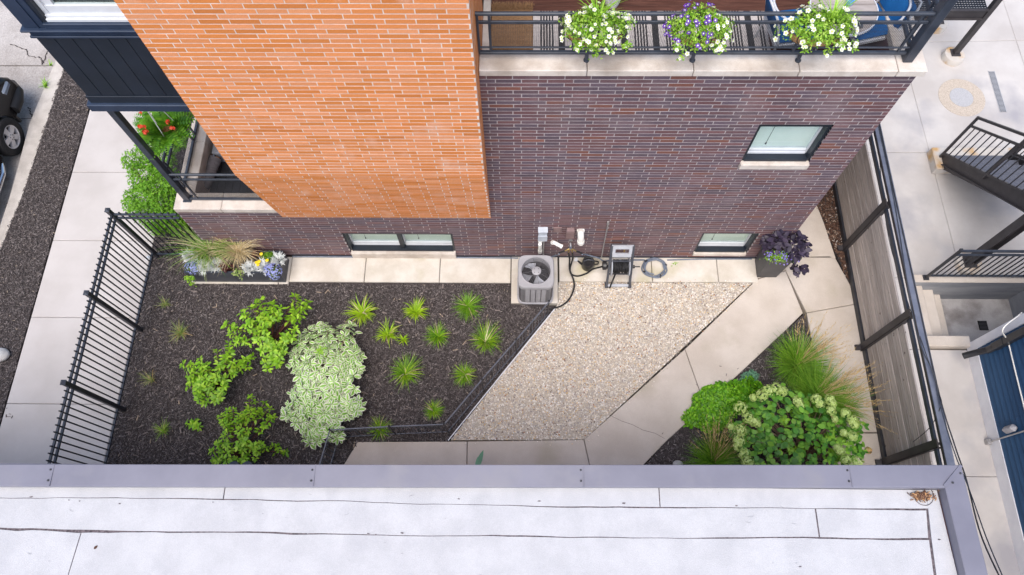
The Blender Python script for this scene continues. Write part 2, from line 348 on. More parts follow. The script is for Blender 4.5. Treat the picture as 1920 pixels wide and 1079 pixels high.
g_gr = leafm('reed_grass', [(0, (.08, .22, .012)), (.5, (.14, .31, .02)), (1, (.26, .42, .04))], .2, .25)
g_tan = leafm('tan_seed_head', [(0, (.42, .28, .12)), (.5, (.54, .39, .18)), (1, (.66, .50, .26))], .15, .2, .8)
g_dry = leafm('dry_grass', [(0, (.50, .38, .19)), (.5, (.64, .52, .30)), (1, (.76, .66, .44))], .15, .2, .8)
g_mix = leafm('pale_green_grass', [(0, (.16, .27, .05)), (.5, (.25, .37, .09)), (1, (.42, .47, .20))], .15, .25)
g_pur = leafm('purple_leaf', [(0, (.022, .016, .032)), (.5, (.036, .026, .050)), (1, (.058, .042, .072))], .2, .1)
g_lime = leafm('lime_leaf', [(0, (.18, .40, .02)), (1, (.32, .55, .05))], .2)
g_bask = leafm('basket_leaf', [(0, (.15, .35, .02)), (.5, (.27, .48, .04)), (1, (.42, .60, .10))], .25, .3)
g_tree = leafm('maple_leaf', [(0, (.10, .28, .012)), (.5, (.16, .38, .02)), (1, (.25, .48, .04))], .22, .35)
g_fern = leafm('fern_frond', [(0, (.075, .24, .012)), (.5, (.13, .34, .02)), (1, (.2, .43, .03))], .2, .3)
g_silver = leafm('silver_leaf', [(0, (.52, .56, .55)), (.5, (.66, .69, .68)), (1, (.78, .80, .79))], .08, .15)
g_heu = leafm('burgundy_leaf', [(0, (.06, .018, .018)), (1, (.13, .04, .032))], .2, .1)
g_redst = M('red_stem', (.11, .04, .03), (.17, .07, .05), 10, rough=.7)
g_stem = M('brown_stem', (.16, .10, .06), (.30, .22, .14), 10, rough=.8)
f_white = leafm('white_petal', [(0, (.78, .80, .66)), (1, (.86, .87, .78))], .05, .2)
f_yel = leafm('yellow_eye', [(0, (.62, .70, .05)), (1, (.75, .75, .1))], .05, .1)
f_pur = leafm('purple_petal', [(0, (.10, .02, .30)), (.5, (.17, .05, .42)), (1, (.10, .03, .28))], .15, .15)
f_blu = leafm('lavender_blue_petal', [(0, (.20, .23, .62)), (.5, (.32, .36, .74)), (1, (.50, .54, .84))], .1, .2)
f_gold = leafm('gold_petal', [(0, (.82, .58, .01)), (1, (.90, .72, .02))], .05, .1)
f_red = leafm('coral_red_petal', [(0, (.80, .06, .02)), (1, (.9, .14, .06))], .1, .15)

# ------------------------------------------------------------ leaf and blade templates (unit length along x)
def leaf_t(wd=.5, fold=.12, droop=.18, tip=.0):
    xs = [0, .22, .5, .78, 1]; hw = [0.02, wd * .42, wd * .5, wd * .32, 0.01]
    V = []
    for x, h in zip(xs, hw):
        z = -droop * x * x
        V += [(x, h, z + fold * h), (x, 0, z), (x, -h, z + fold * h)]
    F = []
    for i in range(4):
        a = 3 * i; F += [(a, a + 1, a + 4, a + 3), (a + 1, a + 2, a + 5, a + 4)]
    return T(V, F)
def leaf_var():
    xs = [0, .25, .55, .8, 1]; hw = [.03, .23, .28, .19, .01]
    V = []
    for x, h in zip(xs, hw):
        z = -.16 * x * x; q = h * .53
        V += [(x, h, z + .10 * h - .01), (min(x, .9), q, z + .14 * q + .004), (min(x, .9), 0, z), (min(x, .9), -q, z + .14 * q + .004), (x, -h, z + .10 * h - .01)]
    F = []; mi = []
    for i in range(4):
        a = 5 * i
        for k in range(4):
            F.append((a + k, a + k + 1, a + k + 6, a + k + 5)); mi.append(1 if k in (0, 3) else 0)
    return T(V, F, mi)
L_OV, L_WIDE, L_NAR, L_VAR = leaf_t(.46), leaf_t(.78, .10, .22), leaf_t(.28), leaf_var()
def round_t(n=8):
    V = [(0, 0, 0)] + [(math.cos(2 * math.pi * k / n), math.sin(2 * math.pi * k / n), .12) for k in range(n)]
    return T(V, [(0, 1 + k, 1 + (k + 1) % n) for k in range(n)])
PET = round_t(6)
def flower_t(npet=5, eye=.32):
    V = []; F = []; mi = []
    for k in range(npet):
        a = 2 * math.pi * k / npet; b = len(V); d = math.pi / npet * .95
        for r, t, z in ((.1, 0, 0), (.75, -d, .12), (1, 0, .18), (.75, d, .12)): V.append((r * math.cos(a + t), r * math.sin(a + t), z))
        F.append((b, b + 1, b + 2, b + 3)); mi.append(0)
    b = len(V)
    for k in range(6): V.append((eye * math.cos(k * math.pi / 3), eye * math.sin(k * math.pi / 3), .13))
    F.append(tuple(range(b, b + 6))); mi.append(1)
    return T(V, F, mi)
FLW = flower_t()
def nrm(a): return a / np.maximum(np.linalg.norm(a, axis=-1, keepdims=True), 1e-9)
def blades(base, n, r0, L, th0, th1, wd, seg=4, az=None, azs=None, jit=.25, seedhead=None):
    """curved tapering grass blades; th = lean from vertical at root and tip (radians)"""
    a = rng.uniform(0, 2 * math.pi, n) if az is None else az + rng.normal(0, azs, n)
    rr = r0 * np.sqrt(rng.uniform(0, 1, n)); ra = rng.uniform(0, 2 * math.pi, n)
    P = np.stack([rr * np.cos(ra), rr * np.sin(ra), np.zeros(n)], 1) + np.array(base)
    ln = L * (1 + rng.uniform(-jit, jit, n)); t0 = th0 * rng.uniform(.3, 1.2, n); t1 = th1 * rng.uniform(.75, 1.2, n)
    d = np.stack([np.cos(a), np.sin(a), np.zeros(n)], 1); sd_ = np.stack([-np.sin(a), np.cos(a), np.zeros(n)], 1)
    V = np.zeros((n, seg + 1, 2, 3)); p = P.copy()
    for s in range(seg + 1):
        w_ = wd * (1 - (s / seg) ** 1.6) * .5 + .0006
        V[:, s, 0] = p - sd_ * w_; V[:, s, 1] = p + sd_ * w_
        th = t0 + (t1 - t0) * (s + .5) / seg
        p = p + (np.sin(th)[:, None] * d + np.cos(th)[:, None] * np.array([0, 0, 1])) * (ln / seg)[:, None]
    k = 2 * (seg + 1)
    q = np.array([[2 * s, 2 * s + 1, 2 * s + 3, 2 * s + 2] for s in range(seg)]).ravel()
    lo = (q[None] + (np.arange(n) * k)[:, None]).ravel(); st = np.arange(n * seg) * 4
    return V.reshape(-1, 3), lo, st, p, d
def join_np(parts):
    Vs, Ls, Ss, Ms = [], [], [], []; vo = lo_ = 0
    for V, l, s, mi in parts:
        Vs.append(V); Ls.append(l + vo); Ss.append(s + lo_); Ms.append(np.full(len(s), mi)); vo += len(V); lo_ += len(l)
    return np.concatenate(Vs), np.concatenate(Ls), np.concatenate(Ss), np.concatenate(Ms)
def leaves_on(parent, t, mats, name, pos, dirs, ups, size, cap=300, keep=None, smooth=True):
    """each leaf an object up to the cap (highest first), the remainder one joined part"""
    A = frames(dirs, ups, size); n = len(pos); org = ORG[parent]
    order = np.argsort(-pos[:, 2]) if keep is None else keep
    first, rest = order[:cap], order[cap:]
    me = t.mesh(name, mats, smooth)
    for i in first:
        o = bpy.data.objects.new(name, me); COL.objects.link(o); o.parent = parent
        m = Matrix([[*A[i][0], pos[i][0] - org[0]], [*A[i][1], pos[i][1] - org[1]], [*A[i][2], pos[i][2] - org[2]], [0, 0, 0, 1]])
        o.matrix_basis = m
    if len(rest):
        o = link('foliage', batch(t, A[rest], pos[rest] - np.array(org), 'foliage', mats, smooth), parent)
        o['kind'] = 'stuff'

# ============================================================ GROUND
def inside(P, poly):
    x, y = P[:, 0], P[:, 1]; c = np.zeros(len(P), bool); n = len(poly); j = n - 1
    for i in range(n):
        xi, yi, xj, yj = poly[i][0], poly[i][1], poly[j][0], poly[j][1]
        c ^= ((yi > y) != (yj > y)) & (x < (xj - xi) * (y - yi) / (yj - yi + 1e-12) + xi); j = i
    return c
def edgy(poly, amp, step=.06):                         # ragged outline
    out = []
    for i in range(len(poly)):
        a, b = np.array(poly[i][:2]), np.array(poly[(i + 1) % len(poly)][:2]); n = max(1, int(np.linalg.norm(b - a) / step))
        for k in range(n): out.append(a + (b - a) * k / n + rng.uniform(-amp, amp, 2) * (k > 0))
    return [tuple(p) for p in out]
def slabs(name, polys, mat, z0, z1, gap=.006, names='paving_slab'):
    root = thing(name, None, None); root['kind'] = 'structure'
    for P in polys:
        P = np.array([p[:2] for p in P]); c = P.mean(0)
        d = P - c; L = np.linalg.norm(d, axis=1, keepdims=True); Q = c + d * (1 - gap / L)
        b = MB(); n = len(Q)
        ar = sum(Q[i][0] * Q[(i + 1) % n][1] - Q[(i + 1) % n][0] * Q[i][1] for i in range(n))
        if ar < 0: Q = Q[::-1]
        I = c + (Q - c) * (1 - .012 / np.linalg.norm(Q - c, axis=1, keepdims=True))
        V = [(*q, z0) for q in Q] + [(*q, z1 - .008) for q in Q] + [(*q, z1) for q in I]
        F = [tuple(range(2 * n, 3 * n))]
        for k in range(2):
            F += [(k * n + i, k * n + (i + 1) % n, (k + 1) * n + (i + 1) % n, (k + 1) * n + i) for i in range(n)]
        b.add(V, F); b.build(names, mat, root)
    return root
# base sheet, with an opening for the sunken stairwell on the right
HX0, HX1, HY0, HY1 = 6.86, 8.9, -1.5, -.5
b = MB(); E_ = 90
for q in ((-E_, HX0, -E_, E_), (HX1, E_, -E_, E_), (HX0, HX1, -E_, HY0), (HX0, HX1, HY1, E_)):
    b.add([(q[0], q[2], -.27), (q[1], q[2], -.27), (q[1], q[3], -.27), (q[0], q[3], -.27)], [(0, 1, 2, 3)])
tag(b.build('ground', M('ground_earth', (.10, .085, .07), (.16, .14, .12), 2, rough=1)), kind='structure')
# street and kerb (left)
mul_l = [G(119, 133)[:2], G(75, 267)[:2], G(42, 367)[:2], G(22, 415)[:2], G(0, 470)[:2]]
krb_l = [G(103, 117)[:2], G(79, 175)[:2], G(55, 233)[:2], G(36, 305)[:2], G(18, 370)[:2]]
mul_l = [(-9.25, 12)] + [tuple(p) for p in mul_l] + [(-9.52, -2), (-9.52, -12)]
krb_l = [(-9.55, 12)] + [tuple(p) for p in krb_l] + [(-9.70, -2), (-9.72, -12)]
street = thing('street', None, None); street['kind'] = 'structure'
sj = [(12, 4.36), (4.34, 3.06), (3.04, -.6), (-.62, -4.2), (-4.22, -12)]
for y1, y0 in sj:
    ys = [y1, y0]
    P = [(-16, y0), (-9.9 + .06, y0)] + edgy([(-9.84, y0), (-9.84, y1)], .03, .12)[1:-1] + [(-9.84, y1), (-16, y1)]
    kx = lambda yy: np.interp(-yy, [-p[1] for p in krb_l], [p[0] for p in krb_l])
    P = [(-16, y0)] + [(kx(y0 + (y1 - y0) * t) - .05 + rng.uniform(-.03, .03), y0 + (y1 - y0) * t) for t in np.linspace(0, 1, 14)] + [(-16, y1)]
    bb = MB().prism(P, -.3, -.14 + rng.uniform(-.006, .006)); bb.build('street_slab', m_street, street)
MB().add([(-16, 12, -.16), (-9.3, 12, -.16), (-9.3, -12, -.16), (-16, -12, -.16)], [(3, 2, 1, 0)]).build('street_joint_dirt', m_soil, street)
for ln in ([(-10.76, 4.9), (-10.4, 4.75), (-10.3, 4.6), (-10.02, 4.52), (-9.95, 4.36)], [(-9.95, 4.36), (-9.9, 4.9), (-9.8, 5.3)], [(-9.95, 3.3), (-9.8, 3.1), (-9.68, 3.04)], [(-9.6, 1.3), (-9.75, 1.1), (-9.7, .8)]):
    b = MB(); L = sag([(*p, 0) for p in ln], 26); L[:, :2] += rng.normal(0, .012, (26, 2)); wd = rng.uniform(.004, .016, 26)
    for i in range(25): b.add([(L[i][0] - wd[i], L[i][1], -.128), (L[i + 1][0] - wd[i + 1], L[i + 1][1], -.128), (L[i + 1][0] + wd[i + 1], L[i + 1][1] + .01, -.128), (L[i][0] + wd[i], L[i][1] + .01, -.128)], [(0, 1, 2, 3)])
    b.build('street_crack', m_soil, street)
tag(MB().prism(krb_l + mul_l[::-1], -.3, .0).build('kerb', M('kerb_concrete', (.42, .385, .35), (.55, .51, .47), 3, rough=.95, grain=.12, gscale=70, bump=.4, bscale=70)), kind='structure')
# planting strip, sidewalk
par = mul_l + [(-8.63, -12), (-8.63, 12)]
tag(MB().prism(par, -.3, -.012).build('mulch_strip', m_soil), kind='structure')
sw = [(-12, -7.3), (-7.3, -5.79), (-5.79, -4.26), (-4.26, -2.74), (-2.74, -1.209), (-1.209, .283), (.283, 1.728), (1.728, 3.3), (3.3, 4.8), (4.8, 12)]
slabs('sidewalk', [[(-8.6, a), (-6.74, a), (-6.74, c), (-8.6, c)] for a, c in sw], m_walk, -.2, .0)
# garden bed
gar = [(-6.74, -4.3), (-6.74, 6), (-5.5, 6), (-5.5, 0), (-.22, 0), (-.22, -.9), (.55, -.93), (-1.19, -3.28), (-2.66, -3.31), (-2.95, -3.85), (-2.95, -4.3)]
tag(MB().prism(gar, -.3, -.02).build('garden_bed', m_soil), kind='structure')
# right-hand beds
bedr = [G(1205, 878)[:2], *[G(*c)[:2] for c in ((1250, 828), (1305, 777), (1370, 716), (1425, 665), (1470, 623), (1509, 588), (1532, 690))], (4.95, -3.0), (5.05, -4.3), (1.7, -4.3)]
bedr = [tuple(p) for p in bedr]
tag(MB().prism(bedr, -.3, -.02).build('planting_bed', m_soil), kind='structure')
dirt = [tuple(G(*c)[:2]) for c in ((1548, 372), (1546, 352), (1568, 345))] + [(5.76, 2.6), (5.2, 2.6)]
dirt = [(5.36, 2.6), (5.36, 1.2), (5.45, .7), (5.55, .2), (5.64, -.15), (5.71, -.5), (5.76, -.55), (5.80, 2.6)]
tag(MB().prism(dirt, -.3, -.015).build('dirt_strip', m_soil), kind='structure')
# chips and pebbles
CH = T([(-.5, -.5, 0), (.5, -.42, .05), (.5, .4, .0), (-.5, .5, .06), (-.44, -.36, 1), (.42, -.3, 1), (.4, .3, 1), (-.42, .36, 1)],
       [(4, 5, 6, 7), (0, 1, 5, 4), (1, 2, 6, 5), (2, 3, 7, 6), (3, 0, 4, 7)])
def scatter(poly, n, zb, name, mat, t, lmin, lmax, asp, hgt, tilt, holes=(), zr=.02, smooth=False):
    A = np.array([p[:2] for p in poly]); lo, hi = A.min(0), A.max(0); P = rng.uniform(lo, hi, (int(n * 2.6), 2)); k = inside(P, poly)
    for h in holes: k &= ~inside(P, h)
    P = P[k][:n]; n = len(P); a = rng.uniform(0, 2 * math.pi, n); tl = rng.normal(0, tilt, n)
    d = np.stack([np.cos(a) * np.cos(tl), np.sin(a) * np.cos(tl), np.sin(tl)], 1)
    up = nrm(np.stack([rng.normal(0, tilt, n), rng.normal(0, tilt, n), np.ones(n)], 1))
    L = rng.uniform(lmin, lmax, n); F_ = frames(d, up, L, L * rng.uniform(*asp, n), hgt * rng.uniform(.6, 1.4, n) if hgt else L * rng.uniform(.5, .8, n))
    loc = np.stack([P[:, 0], P[:, 1], zb + rng.uniform(0, zr, n)], 1)
    return tag(link(name, batch(t, F_, loc, name, [mat], smooth)), kind='stuff')
main_bed = edgy([(-6.72, -4.2), (-6.72, 0), (-5.55, 0), (-5.5, -.55), (-4.2, -.56), (-.24, -.52), (-.24, -.94), (.5, -.97), (-1.24, -3.30), (-2.64, -3.33), (-2.95, -3.9), (-2.95, -4.2)], .03)
scatter(main_bed, 56000, -.018, 'bark_mulch', m_chip, CH, .014, .046, (.16, .36), .006, .22)
scatter(main_bed, 1500, -.006, 'bark_chips', M('pale_bark_chip', None, ramp=[(0, (.13, .11, .105)), (.5, (.22, .185, .17)), (.8, (.09, .075, .075)), (.95, (.42, .33, .25))], rnd=.2, rough=.9), CH, .04, .105, (.12, .28), .007, .2)
scatter([(-6.72, 0), (-6.72, 2.6), (-5.6, 2.6), (-5.6, 0)], 4500, -.018, 'bark_mulch', m_chip, CH, .02, .055, (.16, .36), .006, .22)
vis = [p for p in mul_l if p[1] < 5 and p[1] > -3]
scatter(edgy([(vis[0][0] - .02, 5)] + [(a - .02, c) for a, c in vis] + [(-9.54, -3.2), (-8.62, -3.2), (-8.62, 5)], .02), 22000, -.012, 'bark_mulch', m_chip, CH, .014, .046, (.16, .36), .006, .22)
scatter(edgy(bedr, .03), 7500, -.018, 'bark_mulch', m_chip, CH, .02, .055, (.16, .36), .006, .22)
scatter(edgy(dirt, .03), 3200, -.015, 'brown_bark_mulch', m_bark, CH, .02, .06, (.2, .5), .008, .25)
ph = (1 + 5 ** .5) / 2
ICO = T(nrm(np.array([(-1, ph, 0), (1, ph, 0), (-1, -ph, 0), (1, -ph, 0), (0, -1, ph), (0, 1, ph), (0, -1, -ph), (0, 1, -ph), (ph, 0, -1), (ph, 0, 1), (-ph, 0, -1), (-ph, 0, 1)], float)) * .5,
        [(0, 11, 5), (0, 5, 1), (0, 1, 7), (0, 7, 10), (0, 10, 11), (1, 5, 9), (5, 11, 4), (11, 10, 2), (10, 7, 6), (7, 1, 8), (3, 9, 4), (3, 4, 2), (3, 2, 6), (3, 6, 8), (3, 8, 9), (4, 9, 5), (2, 4, 11), (6, 2, 10), (8, 6, 7), (9, 8, 1)])
grav = [(.61, -.86), (.615, -.48), (4.012, -.48), (1.0, -3.243), (-1.17, -3.275), (.56, -.965)]
tag(MB().prism(grav, -.3, -.02).build('gravel_bed', m_grav), kind='structure')
scatter(grav, 19000, -.016, 'gravel', m_peb, ICO, .016, .036, (.65, .95), 0, .3, zr=.006, smooth=True)
e0, e1 = np.array((.56, -.985)), np.array((-1.20, -3.29)); n_ = np.array([e1[1] - e0[1], -(e1[0] - e0[0])]); n_ /= np.linalg.norm(n_)
tag(MB().prism([e0, e1, e1 + n_ * .014, e0 + n_ * .014], -.1, .022).build('bed_edging', m_trimw), 'thin white edging strip between the dark mulch and the gravel', 'edging')
# stray chips on the paving
def strays(pts, mat=m_chip):
    L = np.array([G(x, y)[:2] for x, y in pts]); n = len(L)
    a = rng.uniform(0, 6.28, n); d = np.stack([np.cos(a), np.sin(a), np.zeros(n)], 1); up = np.tile([0, 0, 1.], (n, 1)); s = rng.uniform(.02, .05, n)
    return frames(d, up, s, s * .3, np.full(n, .006)), np.concatenate([L, np.full((n, 1), .004)], 1)
pts = []
for cx, cy, sx, sy, n in ((775, 516, 12, 6, 9), (690, 490, 60, 3, 10), (880, 490, 60, 4, 14), (830, 517, 8, 4, 3), (10, 775, 8, 12, 9), (1400, 700, 25, 20, 10), (1270, 815, 20, 14, 8), (1165, 515, 40, 8, 10), (560, 490, 20, 4, 4), (1000, 505, 30, 8, 3), (1340, 725, 20, 8, 6)):
    pts += [(cx + random.gauss(0, sx), cy + random.gauss(0, sy)) for _ in range(n)]
n = 170; t_ = rng.uniform(0, 1, n); ea, eb = np.array((4.09, -.41)), np.array((1.0, -3.243)); nn = np.array([eb[1] - ea[1], -(eb[0] - ea[0])]); nn /= -np.linalg.norm(nn)
q = ea + (eb - ea) * t_[:, None] + nn * (np.abs(rng.normal(0, .05, n)))[:, None]; q[:40] = np.stack([rng.uniform(1.0, 3.9, 40), -.47 + np.abs(rng.normal(0, .03, 40))], 1); q[40:70] = np.stack([rng.uniform(-1.0, .95, 30), -3.26 - np.abs(rng.normal(0, .04, 30))], 1)
s_ = rng.uniform(.012, .026, n); d_ = rng.normal(0, 1, (n, 3)); d_[:, 2] = 0
tag(link('stray_gravel', batch(ICO, frames(d_, np.tile([0, 0, 1.], (n, 1)), s_, s_ * .8, s_ * .6), np.concatenate([q, np.full((n, 1), .012)], 1), 'stray_gravel', [m_peb], True)), kind='stuff')
A_, L_ = strays(pts); tag(link('stray_mulch', batch(CH, A_, L_, 'stray_mulch', [m_chip])), kind='stuff')
# walkway along the wall
wj = [545, 685, 825, 958]
X_ = lambda px: float(G(px, 505)[0])
wp = [[(X_(a), -.51), (X_(c), -.51), (X_(c), -.005), (X_(a), -.005)] for a, c in zip(wj, wj[1:])]
wp += [[(X_(a), -.475), (X_(c), -.475), (X_(c), -.005), (X_(a), -.005)] for a, c in ((1048, 1222), (1222, 1345), (1345, 1419))]
wp += [[(-5.9, -.56), (-4.16, -.56), (-4.16, -.03), (-5.9, -.03)]]
slabs('wall_walkway', wp, m_slab, -.15, .012)
slabs('equipment_pad', [[(-.22, -.9), (.605, -.9), (.605, -.005), (-.22, -.005)]], m_slab, -.15, .03, names='pad_slab')
# concrete path
PA = lambda *pts: [tuple(G(a, c)[:2]) for a, c in pts]
rb = (5.735, -4.3)
paths = [[(-2.95, -3.85), *PA((670, 829), (876, 828)), (float(G(876, 872)[0]), -3.85)],
         [(float(G(876, 872)[0]), -3.85), *PA((876, 828), (1095, 825)), (float(G(1110, 872)[0]), -3.85)],
         [(float(G(1110, 872)[0]), -3.85), *PA((1095, 825), (1284, 655), (1322, 761)), *PA((1305, 777), (1250, 828), (1205, 874)), (1.7, -3.85)],
         PA((1284, 655), (1419, 524), (1473, 508), (1506, 587), (1470, 623), (1425, 665), (1370, 716), (1322, 761)),
         [*PA((1473, 508), (1463, 482), (1555, 480)), (5.55, .0), (5.735, -.55), *PA((1608, 570), (1512, 587))],
         [(4.095, -.40), (4.63, -.235), (4.57, -.004), (4.095, -.004)],
         [(4.50, .0), (5.55, .0), (5.45, .7), (5.36, 1.2), (5.36, 2.6), (4.50, 2.6)],
         [*PA((1512, 587), (1608, 570)), (5.735, -3.09), (4.93, -3.09), *PA((1532, 690))],
         [(4.93, -3.1), (5.735, -3.1), (5.735, -4.3), (5.05, -4.3)]]
slabs('garden_path', paths, m_conc, -.15, .006)
ck = [G(*c)[:2] for c in ((1143, 779), (1165, 790), (1186, 797), (1205, 807), (1228, 813), (1246, 823))]
b = MB()
for i in range(len(ck) - 1):
    a, c = ck[i], ck[i + 1]; k = np.linspace(0, 1, 4)
    for j in range(3):
        p0, p1 = a + (c - a) * k[j], a + (c - a) * k[j + 1]; o0 = rng.normal(0, .004, 2)
        b.add([(*(p0 - (0, .003)), .011), (*(p1 - (0, .003)), .011), (*(p1 + (0, .003)), .011), (*(p0 + (0, .003)), .011)], [(0, 1, 2, 3)])
tag(b.build('path_crack', m_tar), kind='structure')
# concrete yard on the right, cut round the stairwell
yx = [5.76, 7.68, 9.96, 14]; yard = []
yard += [[(5.76, 2.22), (7.66, 2.22), (7.62, 4.85), (7.62, 9), (5.76, 9)], [(7.66, 2.22), (9.99, 2.22), (9.96, 4.9), (7.62, 4.85)], [(7.62, 4.85), (9.96, 4.9), (9.94, 9), (7.62, 9)], [(9.99, 2.22), (14, 2.22), (14, 4.95), (9.96, 4.9)], [(9.96, 4.9), (14, 4.95), (14, 9), (9.94, 9)]]
yard += [[(5.76, -.36), (7.69, -.36), (7.66, 2.22), (5.76, 2.22)], [(7.69, -.36), (14, -.36), (14, 2.22), (7.66, 2.22)]]
yard += [[(5.76, -1.68), (6.8, -1.68), (6.8, -.36), (5.76, -.36)], [(5.76, -3.77), (7.48, -3.77), (7.48, -1.68), (5.76, -1.68)], [(5.76, -7), (7.48, -7), (7.48, -3.77), (5.76, -3.77)], [(5.76, -12), (7.48, -12), (7.48, -7), (5.76, -7)], [(9.1, -1.6), (14, -1.6), (14, -.36), (9.1, -.36)]]
slabs('concrete_yard', yard, m_yard, -.2, .0, gap=.004)
# sunken stairwell
pit = thing('stairwell', None, None); pit['kind'] = 'structure'
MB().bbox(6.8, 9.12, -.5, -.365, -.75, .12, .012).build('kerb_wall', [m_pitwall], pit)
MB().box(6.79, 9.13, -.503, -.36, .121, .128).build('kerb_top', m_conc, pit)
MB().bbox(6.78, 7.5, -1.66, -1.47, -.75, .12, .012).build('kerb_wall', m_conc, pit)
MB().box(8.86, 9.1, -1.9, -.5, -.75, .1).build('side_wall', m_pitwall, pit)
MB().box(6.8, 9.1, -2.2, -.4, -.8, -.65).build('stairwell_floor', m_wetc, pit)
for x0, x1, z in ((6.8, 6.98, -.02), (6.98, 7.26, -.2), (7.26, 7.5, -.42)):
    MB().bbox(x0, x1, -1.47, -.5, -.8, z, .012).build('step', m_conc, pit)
q = G(1843, 611, -.65)
dr = thing('floor_drain', 'square dark floor drain grate at the bottom of the stairwell', 'drain', (q[0], q[1], -.65))
MB().box(q[0] - .08, q[0] + .08, q[1] - .09, q[1] + .09, -.65, -.642).build('frame', m_hole, dr)
for k in range(6): MB().box(q[0] - .07, q[0] + .07, q[1] - .075 + k * .027, q[1] - .062 + k * .027, -.641, -.634).build('slat', m_brown_stl, dr)
# manhole and trench drain
mh = thing('manhole', 'round metal manhole cover in a wide tan concrete collar', 'manhole', (8.55, 3.49, 0))
MB().lathe([(.445, -.01), (.445, .004), (.44, .006), (.232, .006), (.228, .002)], (8.55, 3.49, 0), 48).build('collar', m_collar, mh)
MB().lathe([(.225, -.01), (.225, .008), (.22, .011)], (8.54, 3.49, 0), 40).build('cover', m_lid, mh)
td = thing('trench_drain', 'long narrow slotted trench drain grate set in the concrete', 'drain', (9.27, 3.63, 0))
MB().box(9.215, 9.325, 3.15, 4.12, -.01, .003).build('channel', m_hole, td)
for k in range(33):
    MB().box(9.22, 9.32, 3.157 + k * .0293, 3.172 + k * .0293, .004, .010).build('slat', m_grate, td)
MB().box(9.205, 9.2149, 3.14, 4.13, -.01, .008).box(9.3251, 9.335, 3.14, 4.13, -.01, .008).build('frame', m_grate, td)

# ============================================================ BRICK BUILDING
CO, BL, MJ = .0677, .3048, .0125
bld = thing('brick_building', 'flat-fronted brick building with an orange brick block corbelled out over dark purple-brown brick', 'building', (-.5, 0, 0))
def row_bricks(x0, x1, joint, holes, z):
    k = math.floor((x0 - joint) / BL); xs = [joint + (k + i) * BL for i in range(int((x1 - x0) / BL) + 3)]
    cuts = [(a + MJ / 2, c - MJ / 2) for a, c in zip(xs, xs[1:])]
    out = []
    for a, c in cuts:
        segs = [(max(a, x0), min(c, x1))]
        for hx0, hx1, hz0, hz1 in holes:
            if hz0 < z + CO / 2 < hz1:
                n2 = []
                for s, e in segs:
                    if e <= hx0 or s >= hx1: n2.append((s, e)); continue
                    if s < hx0: n2.append((s, hx0))
                    if e > hx1: n2.append((hx1, e))
                segs = n2
        out += [s for s in segs if s[1] - s[0] > .025]
    return out
def row_spans(x0, x1, holes, z):
    sp = [(x0, x1)]
    for hx0, hx1, hz0, hz1 in holes:
        if hz0 < z + CO / 2 < hz1: sp = [q for s, e in sp for q in ((s, min(e, hx0)), (max(s, hx1), e)) if q[1] - q[0] > .004]
    return sp
def box_arrays(B):                                   # B: (n,6) x0,x1,y0,y1,z0,z1 ; six faces each
    B = np.array(B); n = len(B)
    ix = np.array([(0, 2, 4), (1, 2, 4), (1, 3, 4), (0, 3, 4), (0, 2, 5), (1, 2, 5), (1, 3, 5), (0, 3, 5)])
    V = B[:, ix].reshape(-1, 3)
    q = np.array([(0, 3, 2, 1), (4, 5, 6, 7), (0, 1, 5, 4), (1, 2, 6, 5), (2, 3, 7, 6), (3, 0, 4, 7)]).ravel()
    lo = (q[None] + (np.arange(n) * 8)[:, None]).ravel()
    return V, lo, np.arange(n * 6) * 4
def boxes(name, B, mat, parent):
    V, lo, st = box_arrays(B); return link(name, mesh_np(name, V - np.array(ORG[parent]), lo, st, [mat]), parent)
# dark wall
holes = [(2.99, 3.93, 3.03, 3.99), (-3.07, -1.20, .0, .875), (2.97, 3.91, .12, .955)]
DB, DM = [], []
for k in range(-2, 73):
    z1 = 4.90 - k * CO; z0 = z1 - CO
    if z0 < -.04: break
    jt = (-.348, -.445)[k % 2] + random.uniform(-.006, .006)
    spans = [(-.545, 4.495)] if z1 > 1.70 else [(-5.55, 4.495)]
    for a, c in spans:
        for s, e in row_bricks(a, c, jt, holes, z0): DB.append((s, e, -random.uniform(0.0004, .0022), .10, z0 + MJ / 2, z1 - MJ / 2))
        for s, e in row_spans(a + .003, c - .003, holes, z0): DM.append((s, e, .0004, .12, z0, z1))
# side face of the dark wall, bricks turning the corner
for k in range(-2, 73):
    z1 = 4.90 - k * CO; z0 = z1 - CO
    if z0 < -.04: break
    y = .12 + (.10 if k % 2 else 0)
    while y < 1.9:
        DB.append((4.39, 4.495, y + .005, min(y + BL - .005, 2.0), z0 + MJ / 2, z1 - MJ / 2)); y += BL
DM.append((4.38, 4.488, .12, 2.0, 0, 5.0))
dwall = boxes('dark_wall', DM, m_mort_d, bld)
boxes('brickwork', DB, m_dark, dwall)['kind'] = 'stuff'
# orange block, stepping back towards its foot
OX0, OX1 = -3.885, -.530
OB, OM = [], []
for k in range(92):
    z0 = 1.492 + k * CO; z1 = z0 + CO
    yf = -.40 * min(1, (k + 1) / 29.)
    jt = OX0 + BL * (.95 if k % 2 else .28) + random.uniform(-.006, .006)
    for s, e in row_bricks(OX0, OX1, jt, [], z0): OB.append((s, e, yf - random.uniform(0, .0025), yf + .10, z0 + MJ / 2, z1 - MJ / 2))
    OM.append((OX0 + .003, OX1 - .003, yf + .0012, max(yf + .12, .0), z0, z1))
    y = yf + .11
    while y < 1.2:                                   # return faces
        e = min(y + (BL if (k + int(y * 7)) % 2 else BL * .66), 1.2)
        if e - y > .03:
            OB.append((OX1 - .10, OX1 - .001, y, e - .010, z0 + MJ / 2, z1 - MJ / 2)); OB.append((OX0 + .001, OX0 + .10, y, e - .010, z0 + MJ / 2, z1 - MJ / 2))
        y = e
owall = boxes('orange_wall', OM, m_mort_o, bld)
